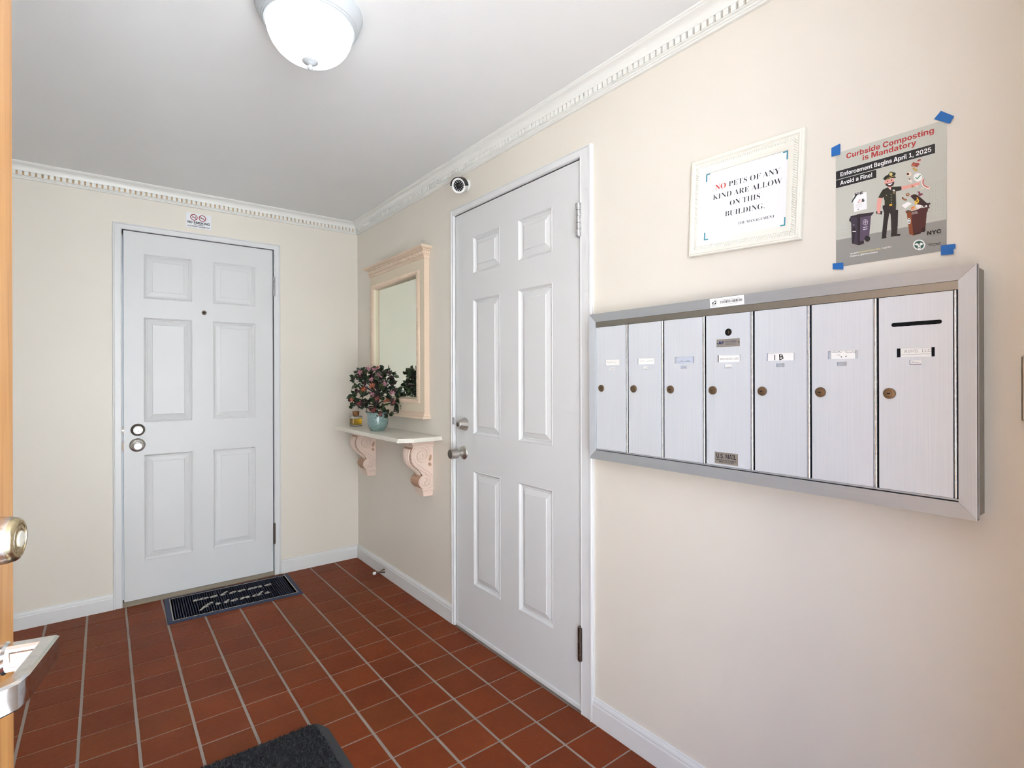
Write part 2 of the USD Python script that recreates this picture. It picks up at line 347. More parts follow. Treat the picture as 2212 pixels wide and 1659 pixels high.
# outlines of the letters and of the drawing printed on the poster
GL={
 'sans':{' ': [107, ''], '!': [109, '5J5P5K5g5P5q5Z5z5m5&5,5#645q695g6A5P645A5:515z4<5m4<5W535M5F`5L8o688o63685Q68'], '$': [265, '5E6G5=6G5?61655*6H5x6b5r6b6g5*6u5d6<5T795M7Q5K7u5U885o8V5>8l6b8u6b9D6-9D6-8u7S8l7l8b7,8D817,847g7N7g7F7%737;6-7=6-7D7S747t6-7>6q856e8B6H8B5=805g7!5L7j5A7L516-4=6-4d6b4d6b4<5-565k5L5X5Y5M5q5G5,/7A6R6-6V6:5q7D5y7P5?7L6I/677j6H7U6b7N6a7?6N7;6B7%'], ',': [107, '5D4E5R5m685m5v4F'], '-': [257, '5!6y7Z6y7Z6A5!6A'], '.': [108, '5J5P5J5c5O5p5Z5!5m5(5z5(5=5y655p6A5c6A5P655C5:515z4<5m4<5Z515O5C'], '/': [151, '524a6E8!6+8$5v4b'], '0': [258, '5D6n5E7F5N7w5g8F5*8e6S8s6z8t748p7M8i7e8W7%817>7m847F856n826L7:5+7z5h7d5I7O586+4=6b4<6E505&5D5k5V5S5y5I6B/5<6n65626D5&6P5t6c5n6t5m6+5r755(7J6O7M717E7k747%6.7<6y826h836S7>6D7$657n5?7R'], '1': [258, '5Z505Z5q6R5s6R7*6L7)5d7T5d856U8p7B8p7B5r7,5q7,50'], '2': [258, '5M7W5S7-5e8F5z8a648m6b8t6,8s7N8j7m8T7%887.7(7;7Z7+7D7n6x6b5s7<5r7<505O505O5m70767B7Q7D7l797z6=7;6!826h836P7=6C7&657o637W'], '3': [258, '5F6E5>6E615<6A5z6S5o6e5l6y5m6=5t785(7F667D6R766e6:6n6p6u626u627F6&7=5V7>5V8p7&8p7&816-7D7J787g6?7y6%7:6g7?6M7<5#7*5k7m5L7L556+4=6Z4<5=545n5K5W5c5J5$'], '4': [258, '586S6o8p7Y8p5<6V6,6T6-7L7r7L7r6U8B6T8B5w7r5v7r4?6-4?6,5w585w'], '5': [258, '5I696169655,6H5u6Y5m6q5k6&5n705v7D5=7G6A7F6U786l6=6x6y6(6g6)6Q6$6A6s636f5N6i5X8p7!8p7!7>6B7>657M677G6S7U6j7Z707Z7Y7M7z6=7;6n7?687*5p7i5K7J556+4=6a4<62535v5G5b5Z5P5u'], '6': [258, '5K665N6i5f766i8n7Y8p6k7T6<7T7Q7M7m797)6%7>6Z7?667-5u7x5Y7Y5C76506d4<6F505)5B5j5T5S5s/6269655=6H5w6U5o6r5k6,5p785%7G637H6M7B6e706s6z6#6h6$6O6v6C6k646V'], '7': [258, '5Q7<5Q8p7-8p7-7<6X505k51747;'], '8': [258, '5F5+5H6I5U6h5q6z5>6,5p745c7G5U7T5P7m5P7%5U855d8K5u8a5<8l6a8u6z8u7A8p7Y8f7m8V7x8J7*807-7%7,7g7%7P7p787K6,7t6t7=6T826E835+7?5r7)5Y7j5E7E516#4<6I4>5!595b5Q5M5k/625>675$6L5o6a5i6u5h6=5o795y7F5.7G697A6P6>6b6!6i6g6j6P6e6B6U636E/687j6D7V6M7L6X7F6t7D6-7J727R787e797u747+6:816y876g886S846F7:697z'], '9': [258, '5K7O5N7#5e8H5-8h6a8t748p7h8W7&867<7#7?7j7=7B7!6q6s505$506r6M6A6O5t6d5e6r5U6)/627T687B6J6=6c6)6u6(6;6:77757F7K7H7g7E7s727.6*816l856P7>6B7&637m'], '@': [408, '5C675D6o5J725T7U5j7w5*856D8N6k8d738n7V8q838o8i8e8<8P9N859g7$9z7V9-6:9;6L9+5*9w5e9a5G94538o538T5B8D5V825I7&587j537P536?596x5L6i5b6V5!6P6C6Q6i6Y6-6k7B6&7T7H7f7i7g7y7d7-7Y867M887c8q7c8q5y8x5n8-5l915o9B5z9I5=9M6L9J6)947R8$7q8V7-7?817Z836<7<6j7!6H7d627G5*6x5&6A5.5q695J6U4;6k4$6(4s7H4k7:4j8p4x8)4E8I3?7V3;6>3?6e4A634U5u4s5b505J5h/6:6F715-7E5w7X5p7x5s7.5#8260856X816o7:6#7x6.7l6<7O6:796&726v6;6d'], 'A': [295, '54506N8o7U8p8p507w507b5y6G5y5<50/6)7)6Y6W7M6X'], 'B': [261, '5L8o7B8m7j8a7&8I7>7,7=7b7(7H7u767V6.7%6w826c896I8A5.865s7<5Z7z5K7b577C515L50/655s6%5q775x7J5-7M627M6D7H6Q736d6,6h666i/657D6y7B6<7G787Q7C7a7D7o797!717,6&7>667?'], 'C': [292, '5C6p5F7P5M7o5Z7<5j8A5*8W6T8p6w8u748u7T8q7s8h7?8R8E8C8a7p8e7S7s7S7l7m7U7(767=6$7>6i7.6S7$6F7n677Y5?6>5?6s646Q6I5>6i5x705s7J5x7g5=7s6O8e6O8W5+8D5d7)5H7a52744<6n4=6H555*5K5j5g5T5&5I6E'], 'D': [283, '5L8o6z8o798k7q8S7+8E877:8J7q8R7R8V6?8U6e8P6F8C5$7;5f7w5Q7V5B6-515L50/675v6s5t715z7K5-7b6H7j6r7g7I7R7p737)6s7;677:'], 'E': [246, '5L8p7-8p7-7;677.687D7y7D7y6d686d675v7-5u7-505L50'], 'F': [235, '5L8p7&8p7&7;677:67777u777u6X686X67505L50'], 'G': [296, '5C6p5F7P5M7o5Z7<5%8T628e6T8p6w8u738u7n8j7:8V8C8F8R7:8Z7t8d7Y7q7Y7g7u7S7*777=6%7>6g7-6R7#6G7o667V5?6>606j666L6G626R5*6w5t795t7V5#7n607v6M7u6S6=6S6=6=8f6=8e6G8R5v8C5a7>5N7%5E7Y51744<6g4>6C575*5K5k5f5W5z5J6B'], 'H': [291, '5L8p678p687G7g7G7i8p8U8p8U507i507g6e686e67505L50'], 'I': [169, '5C505C5r5p5t5p7=5C7>5C8p6=8p6=7>6b7=6b5t6=5r6=50'], 'K': [282, '5L8p678p69707a8p8Z8p79758d507g506j6d675=67505L50'], 'L': [225, '5L8p678p675v7u5u7u505L50'], 'M': [364, '5L505L8p6e8o7N6F858o9O8o9O508c508c7n7n506;506P6%687k657l6650'], 'N': [295, '5L8p6B8p7l6L7m8p8Y8p8Y507h51687U67505L50'], 'O': [301, '5G6M5C715H7Y5O7t5d825-8Y6H8l6g8s7J8s7i8l7*8Y8D8D8R7:8d7o8l7J8l6X8d628T5z8E5e7*5I7i557J4>6w4<6b4?6A585%5N5g5k5O5=/5?6s676I6F626U5(6k5w6#5s755t7K5y7e5:7v6Q7!6s7!6>7s7Y7d7x7K7-6>7>6k7:6J7t677Y6077'], 'P': [256, '5L8p6,8p7J8k7i8Z7&8G7?7:847w867N83757.6z7p6b7U6P766I676F67505L50/676-6y6+77707F7A7L7R7K7j7E7x727*6&7;687<'], 'R': [263, '5L8o728n7W8f7%8I7:86847!877i867F7-6y7t6g7c6U8F507O506r6J676I67505L50/676.6z6,77707H7C7M7R7L7j7F7x737*6(7;687<'], 'S': [265, '5E6G5=6G5?61655*6H5x6c5p6+5p7D5y7P5?7N6E7D6P6(6a5<6r5s6$5d6<5T795M7Q5M7)5U885o8V5>8l6U8t6<8t7S8l7t8V7,8D817,847g7N7g7H7z787-6z826d816N7;6B7$677s687g6K7S6g7J7f6?7z6)7>6q8A6O8A5+805g7w5I7L516*4<6S4=5-565k5L5S5f5I5#'], 'T': [260, '5A7;5A8p8A8p8A7;737:73506H506H7:'], 'U': [285, '5L8p658p676C6H5-6V5z6n5s6+5r765v7L5%7X607d6G7e8p8O8p8N648B5n7*5N7r5C7Q516<4<6n4<6R4?60585u5N5h5a5R5$5L6C'], 'V': [291, '538o5<8o6(5$7u8o8m8o7U506N51'], 'W': [407, '538o5:8p6f647A8o7<8p8k649C8oA38p96508C507i7U6;506150'], 'Y': [284, '548p5?8p6#7D7k8p8f8o7F6Q7F506V506V6Q'], 'X': [288, '54516R6*5E8p698p6%7g7g8p8Z8p7M6+8i507l506$6G5?50'], 'Q': [302, '5C6p5D7C5M7o5d825%8T6H8l6w8u7J8s7x8e828O8L838b7t8j7T8n6p8i6I8T5z835S8h4v7$4v7g547D4=6w4<6T51605D5x5S5W5z5J6B/5?6s656N6J5=6k5w6>5s715u6?5y6l6N7L6N7d5>7h5>7u6N7!6s7z777s7Y7d7x7K7-6>7>6k7:6J7t677Y6077'], 'J': [230, '5B6T5:6T5;5<655w6I5q6Y5p6s5y6#626#8p7n8p7n5=7f5i7J5G6.526g4<674=5p595T5S5I5l5B5='], 'Z': [259, '5D505D5m737.5G7;5G8p858p85826G5v865t8650'], 'a': [227, '5C5n5G645Y6Q5*6e6o6m6#6w6#6)6w6=6d766L756970606+5>6!5J6$5S7E5j7X617n6m7q797g7Z7L7i747l6+7l506%506#5Q6m596T4?5-4<5u4?5d565N5K5G5W/5-5v5?5j6A5e6S5d6e5g6p5m6!5#6$6D6B635<5.'], 'c': [229, '5C6D5F6u5T795s7Z637n6N7r6r7r747j7L7a7b7M7l787u6%7v6p6=6n6,6&6#6;6o726X736F6<616t5<6V5?60675!6O5n6g5k6y5q6,5$6<617v5?7q5o7e5U7I5B6*4?6o4<6I4=5;535r5F5Z5W5P5l5F5.'], 'd': [245, '5C6C5D6l5K6;5X7J5n7a5<7o6U7r6w7i707N718p7%8p7%507250705S6&5B6f4>6B4<5(525k5F5T5Z5H5!/5<6I615:6I5q6a5k6y5q6:5&7266736c6<6y6$6;6q716a736I6=616t'], 'b': [245, '5K8p638p647M6L7e6Z7m6t7r6:7r7F7m7W7d7w7A7-6l7,5;7u5Z7S57714=6m4=6M58645R63505K50/616G665;6N5r6h5k6(5q705&7869786e706#6-6:6x716h736Q6>6F6+656q'], 'e': [230, '5C6D5G6x5X7E5!7e6B7p6t7q7C7d7d7E7u6v7x695:685<5:635w6F5m6R5h6k5g6z5k6:5t705&7v5$7k5a7T5I77556*4?6o4<6I4=5;535s5E5d5R5Q5j5G5*/5;6o6=6m6?6r6:6&6!6?6n756V766A6>606&'], 'f': [156, '5370537n5f7o5i8F5x8c5:8l6C8q6*8r6(846Y826R7<6O7(6P7n6)7n6)706O6?6O505f505f6?'], 'g': [245, '5C6D5D6m5L6>5d7R5x7h687r6c7q6$7e707M727n7%7n7%4=7y4p7n4U7R4A7A426$3<6A3=5$455o4D5U4Z5M4y614#6B4m6L4h6l4e6x4h6.4q6?4#724;725W6?5W6!5C6g536B515*565m5I5T5d5I5!/5<6K615=6H5u6X5o6w5s6-5&7268736e6>6v6&6:6r716P71686*616u'], 'h': [240, '5K8p638p647J6S7h6x7r6=7r7I7m7V7f7j7R7r7D7y6#7y506=506<6q6%6-6l6?6V6>6H6,656p64505K50'], 'i': [104, '5L885H8V5M8h5X8r5j8v5,8r628h678U668E62865:7>5x7-5j7-5U7>`5L505L7n647n6450'], 'j': [104, '5L875H8U5M8g5X8q5j8u5,8q628g678T668D62855:7=5x7,5j7,5U7=`4&4l5C4o5L4%5L7m647m644u604b5,4L5o455K3>4&3>'], 'k': [226, '5K8p638p646r6+7n7$7n6(6c7)506:506I5?635#63505K50'], 'l': [116, '5K8p638p635y665q6C5n6T5m6V516S505)515i585T5L5M5b'], 'm': [360, '5K7n607n627F6Q7h6t7r6>7q7I7i7W7W7h7E7x7Z867o8d7r8*7h9B7K9J6=9K508a508Z6u8P6:89717%6<7p6u7o506*506*6r6#6*6t6<6g716S706G6:646t63505K50'], 'n': [240, '5K505K7n627n647I6P7f6p7q797p7a7b7q7F7y6#7y506=506<6q6%6-6l6?6U6>6L6:6B6%656r6350'], 'o': [239, '5C6D5F6u5W7D5x7c6H7q6(7p797i7Q7Y7r747&6j7(6D7$5.7l5a7K5B71526y4=6S4<694?5.545m5J5W5a5L5t/5<6J625-6F5s6b5k6v5o6,5!7164736V6>6t6,6)6r716Q71686)616t'], 'p': [245, '5K7m637m657L6L7d6Z7l6t7q767o7Q7g7j7R7v7B7+6w7.6B7)5!7t5X7a5C7B4?6q4<6R55645P643>5K3>/626B695*6Q5p6e5k6q5k6*5r725*796I776i6?6$6(6<6n726X706M6:656o'], 'r': [157, '5K7n617n637J6D7Z6Q7j6i7o6-7n6-6=6d6=6S6:6B6z656m63505K50'], 's': [215, '5A5$5-5&5<5s645j6M5d6m5g6w5n6z5v6x5&6m5:5r6B5Y6M5O6X5F6v5G705P7K5h7b5!7k647p6n7p767d7U7H7a757d6$6!6!6x6-6q716Y786D76616>5>6,606z6A6r776a7Q6Q7a6G7j5.7h5l7U5O7D5A6+506g4;5,4?5h5B5N5T5D5m'], 't': [153, '546?547m5c7n5c8O6M8O6M7n6$7m6$6?6M6>6M5$6O5u6V5o6#5n6%5061515y595m5K5c5m5c6>'], 'u': [240, '5K7n637n645=695%6J5t6S5p6j5o6#5v6+5%6<606=7n7y7n7y506>506=5V6s576T4=5,4>5g5E5S5Y5K5&'], 'v': [230, '537n5+7l6a5#717m7(7n6,505>51'], 'w': [336, '527n5*7n6N5)6y7n7b7m7.5*8Q7n9E7n8V517i51786l6p505%50'], 'y': [230, '527m5*7m6Z5(717l7)7m6u4k6e4J6O466C415=3>5P3>5S4m5z4m5)4p5=4#6250'], '#': [254, '515,596d5m6e5u7B5H7E5P7y5%7!5<8p6h8p6Y7y767y7I8o7&8o7t7z8E7x867C7k7B7c6e7=6d7=6Z7*5,7V5,7T5)7I506p506y5,695,5<505S505e5+/6G6f6*6d6>7B6P7C'], '|': [145, '5g9$6N9$6N3&5g3&']},
 'serif':{' ': [104, ''], 'N': [294, '5B505B5A5R5C5d5I5j5Z5j7,5M8I5B8L5B8V6E8V7,6N7-807*897!8G7b8L7b8V8k8V8j8L8W8K8M8G8G8A8C7?8B4:7>4;5&7j5$7h5$5Y5)5M5:5G685B6I5B6J50'], 'O': [313, '5G6p5J775Q7V5b7r5r7:5;8D6I8Q6g8Y6:8c7T8Z7q8S7;8G8D828W7y8i7d8r7D8v6%8u6Z8q6F8e5%8Q5i875P7+5D7c4?7C4:6x4:6b4>645C5!5S5h5n5T5.5J6O/6775686I6F5$6S5a6f5K6!5973577O5D7d5O7s5o7z5:7&6a7&6:7!7T7u7q7k7.7W8B7B8M6)8O6j8G6U836K7%6C7e'], 'P': [249, '5950595A5O5C5c5J5i5a5i7<5g845Z8E5P8J5A8L5A8V768U7d8N7!897?7%847e807C7+6:7p6v7R6l756h6S6f6S5j6U5U6d5G6$5A6$50/6S6x6p6v6)6z746-7B787E7P7E7m7B7&73846%8F6s8H6d8G6X8D6T86'], 'E': [263, '5850585A5R5C5d5J5h5S5j5e5i7=5g855Z8F5O8K5A8L5A8V7>8V7=7U7)7V7!7v7s7-7i817W886=8G6h8G6a8E6V896T826U6&6r6)6-6=757I7B7j7L7k7L5+7B5,756N6:6e6t6o6U6q6T5W6X5M6i5H6>5H7U5O7o5Z7!5j7<5&85658G658050'], 'T': [252, '568V848V847T7:7T7.7f7(7y7y7.7l857Z8C7M8G7A8I6=8H6=5b705P755H7G5C7Z5A7Z505t505t5A605F685N6C5Y6D8H608I5$8F5f835V7,5N7u5H7T577T'], 'S': [232, '5Q6E5c6D5j5&5t5j5&5T5?5J6L5A6k596&5G6<5O735a765l765x705:6%695;6j5l6)5d6?5V7K5V7v5Z7,5m8C5#8P628Y6R8c6k8b7M8P7S8U7V8c7g8c7g7U7W7U7K7z77806(8G6p8N6U8P6A8J5=875,7+5.7s5=7j687Y6N7P7C6-7P6#7i6g7r6H7s5+7m5j7c5S7F586!4<6l4:6E4;5w565k575d515b4:5Q4:'], 'F': [241, '588V7:8V7:7U7%7U7y7q7o7.7d837Q8A708G6l8H6Y8E6T876S6*6U6(6t6+6*6=717E797k7K7k7K5+795,736M6,6g6n6q6S6q6S5j6V5R6Y5L6i5E6.5A6.5059505A5B5S5E5c5K5i5b5i7;5c8B5Q8I598L'], 'A': [260, '4;5B5A5F5L5R6g8b6s8b7,5k875H8D5D8O5B8O506u506v5B6?5E765I795P745j6*5?5z5>5l5h5i5S5k5L5q5F5$5B5<5B5<504;50/5*6I5,6G6#6H6Q7R6N7P'], 'Y': [254, '4-8L4-8V6h8V6h8L6K8I6D8B6D846)6v7g7$7l7=7m847i8E7Y8J7G8L7G8V8M8V8M8L848E7,7>706g705a725R7C5F7P5B7Y5B7Z505y505y5A5?5D665G6C5O6G5j6G6P5O7=588G'], 'K': [304, '5A505B5B5S5D5e5L5j5f5i7>5e895X8G5N8K5A8L5A8V6$8V6$8L6d8G6U836V6!7c7*7l847l8C7g8H7R8L7D8L7D8V8n8V8n8L8a8L8M8H7-8072798Y5T8m5G8u5C8*5A8*507750775A7R5B7a5E7d5K7b5R6d6k6T6c6U5V6Z5K6f5F6s5B6#5B6$50'], 'I': [155, '5850595B5R5E5d5L5j5e5i835b8F5O8K588L588V6&8V6%8L6k8J6Z8E6T7?6T5a6W5P6b5J6k5E6&5B6&50'], 'D': [295, '598L598V728U7W8O7p8H7?7?8E7#8Q7h8Z7G8d6&8c6V8W618O5z885c7-5O7q5D7C526.505C505D5B5W5E5e5K5i5Z5i7.5f865Y8G5O8K/6S5d6U5Q6d5G6o5E6&5F755L7K5V7V5k7d5#7k6B7n6+7k7L7e7k7T7*7F85718D6)8H6k8I6c8G6V896T82'], 'R': [282, '5950595A5O5C5c5J5i5a5i7<5g845Z8E5P8J5A8L5A8V748U7l8K7*87807:877v887S857G7>737*6.7k6x7U6s7T6p8N5L8V5E8k5A8k507f506d6k6S6j6T5Y6W5O6d5G6$5A6$50/6T7:6S6z6U6x6v6y6>6(7E747K7O7K7u7D7=73896;8D6m8H6c8F6W8B'], 'L': [254, '5950595A5O5C5c5J5i5a5i7=5e895X8G5N8K5A8L5A8V6*8V6*8L6n8K6d8G6X8A6T7?6S5j6U5T6a5K6t5G765I7T5O7o5a7#5o7<5.836C8E6C7?50'], 'W': [364, '4,8L4,8V6S8V6R8L6G8K668E648A647=6r6F7J7n7982748B6;8I6v8L6u8V8M8V8M8M828I7;8B7:828e6P8g6N977?948E8;8J8y8L8y8V9q8V9q8L9g8I9Z8D9O7,8Q4:8E4:7S7K6Y4:6L4:5I7>578H'], 'H': [312, '5950595A5O5C5c5J5i5a5i7<5g845Z8E5P8J5A8L5A8V6$8V6$8L6d8G6U846S7*6S6,6U6*7g6*7i6,7i7*7g857c8D7T8I788L788V8!8V8!8L8l8J8Z8E8S7=8S5a8X5M8d5G8m5C8!5A8!507850785A7R5D7Z5H7f5Q7i5j7i6o7g6q6U6q6S6o6S5j6U5U6d5G6$5A6$50'], 'U': [293, '598L598V6#8V6#8L6c8G6V896S7?6S5(6X5j6e5V6n5M6+5E7B5D7Y5I7n5Q7v5Y7(5q7.5=7.7=7*887!8F7m8K7a8L7a8V8g8V8g8L8L8E8D818C6L895*7=5X7w5B7c507F4:6k4.6K4>67535:5B5!5N5p5h5i5:5h7>5e875X8F5L8K'], 'B': [264, '598L598V6-8V7Z8N7q8F7#867-7-7<7v7<7f7,7N7t747d6;7I6(7K6%7j6w7%6l7=6a866K8968875v7>5b7%5N7f5977515A505A5A5O5C5Y5G5f5P5i5a5i7:5g845X8H5J8L/6T6v6S5a6U5Q6a5H6h5F6s5E6:5I795U7H5n7J697E6U736k6+6r6s6v/6S6-6h6+6#6:6?74767H7A7g777,70876&8G6e8I6Y8G6U896S7<'], 'G': [302, '5G6o5K7E5V7j5o7.5;8F6P8U6w8b7F8a7i8T7&8K7?8L898b8K8b8K7N8A7N7=7q7)7&7p847Y8F7D8N6-8O6w8L6g8D6Q7:6E7j676?676Y6G5$6X5V6i5L6x5C6.587G587Z5F7g5R7i5a7i647g6C7a6M7N6R746S746c8w6c8w6S8m6S8Z6O8R6C8Q5H7)537F4:6t4;6V506C575!5Q5n5d5a5v5L6D'], 'M': [378, '5850585A5T5E5e5M5j5f5i825a8F5N8K598L598V6V8U7T688R8V9m8V9m8M9O8F9I889E7<9E5Z9J5J9S5D9l5A9l507<507=5B8K5G8Q5M8U5X8T7,7C5071506>555(7!5$7#5$5V5*5K5;5F675B6L5A6L50'], '.': [107, '5T5E5U5Y5a5h5h5l5z5m5+5i5<5b5>5V5=595-515$4<5p4:5d4>5W55']},
 'script':{'w': [303, '5N5P5O5e5U5r5v635z6C5w6E5Z5;5R635:6e6q6h5-5U5*5I5.5B6A5J6c5m6!60766e7&6h7D5X7C5H7M5A7j5F7.5Y7#5p7!5,7,6H866a8J6h8U6h8b6e8i6U8j6A8f5;8a5$8K5h8O5g8V5j8k5w8s5n8S5W865T7$5B7h517T4>734>6)526r5F6l5b6K5A5;4>5r4>5b535S5B/7;5x805k845h8H5v8R5;8U6A8R6G8G6G85687>5<'], 'e': [164, '575X585p5I5,5Y695#6U696f6b6h6p6c6z6S6!676w5?6k5(6G5p5x5f5p5N5p5F5u5A5)59645C6U5O6u5j6!5a6U5B5?4?5k4>5N585C5K/5$5s5*5q665x6R5<6a6I6W6U6R6V6L6S666E'], 'l': [167, '5L5.5$6e6o7*7J7:5+5Z5%5N5%5G5+5D5?5G6X5j6f5a60525!4=5e505U575O5I5P5d5e5:5c5;5U5)'], 'c': [154, '5C5W5D5p5J5(5Z685u6P5:6Z6K6h6j6g6v6b6#6V6&6P6&6C6x606m5<6a5?6W656V6E6g6T6b6V6V6S655?5z5b5v5G5#5A5.5A6C5I6k5j6r5a6O5C5,4>5i4>5W525K5C'], 'o': [179, '5A5a5D5t5R5?5q6M5=6a6M6h6g6h6x6b6+6O6.6C6,5,6$5u6o5b6v5c6-5n6;5n715e6q5L6Q5G5<505n4=5c4?5P565H5E/5v5G5!5A5:5D635K625T655Y6F5f6O5h6U5o6i5.6n686o6M6i6U6c6U6Q6N67615!5d5v5P'], 'm': [320, '504=5t5>5z6D5u6D5V5)5N5<5q6P5:6e6D6g6K6b6O6R6O636x6X716h7D6h7N6b7T6M7T637y6U836g8R6f8f6R8h638d5*8O5i875N855F8A5D8L5K8m5i8p5i8v5a8X5E884?7*4>7w547n5J7m5c7t5v886K8B6Q896U7+6L7o616,506B4=6*646=6L6;6Q6z6L6f625y50'], 'f': [213, '4P3k5I5D5E5N5F5Y5Q5i5b5k5x645u655c5)5U5<5+6X6o7b707*7G7?7V837m827x7=7%7(7%7n7y7Y7n7G7C6w6W6I5#5A5.5A695G6L5O6c5i6m5b6j5W6F555:4=5r4<4:3p4W3k/6a6c6c6a6m6g6;6z7N7C7Z7X7d7k7e7z7Y7*7S7+7L7(717h6t6?'], 'r': [164, '5M5;5n6L5t6l5z6q5(6q5,6a6X6S6j6K6m6B6e5+6A5S665F6B5D6K5G6r5j6z5a6V596G505+4>5z505p555g5F5e5a5u5)636G5z6H5V5)'], 'i': [138, '696?6D7F6R7O6i7N6s7D6s716p6;6a6%6N6%6G6)`5L5;5$6e6e6h5,5Z5#5E5,5E625L6R5i6Z5a6C5E5-515j4=5a4?5P575L5H5L5U5g5;5e5=5U5)'], 'n': [231, '504=5t5>5z6D5u6D5V5)5N5<5&6a606g6H6e6N6T6O636t6U6>6g7G6h7O6e7X6V7c6C7Z5<7N5t6=5M6<5E705D7B5J7d5j7m5a79546;4>6v4?6i596c5S6d5f6i5t776R726U6y6H6V5*5y50'], 'd': [242, '5A5R5A5k5D5u5O5;5f6D5>6a6N6h6l6g6%6T7o7*8K7:6#5L6#5F6(5C6=5G7V5j7c5a7F5F6:516%4>6l4>6Y536S596M5N685A5-515!4>5g4>5N565E5G/5o5J5u595)59675L6N5c6b5w6q676s6P6n6W6e6W6X6T68665x5j'], 's': [140, '525N535W5B5g5Q5i5a5b5c5P5a5K5O5A5a595l5H5t5U5z5m5%5<5%6H5!6I5u6E5U5)5M5<5)6d5?6s686s6A6j636W6M5>6P5$6M5f6O5e6a5o6g5f685B5x4>5U4=5J50575A']},
}
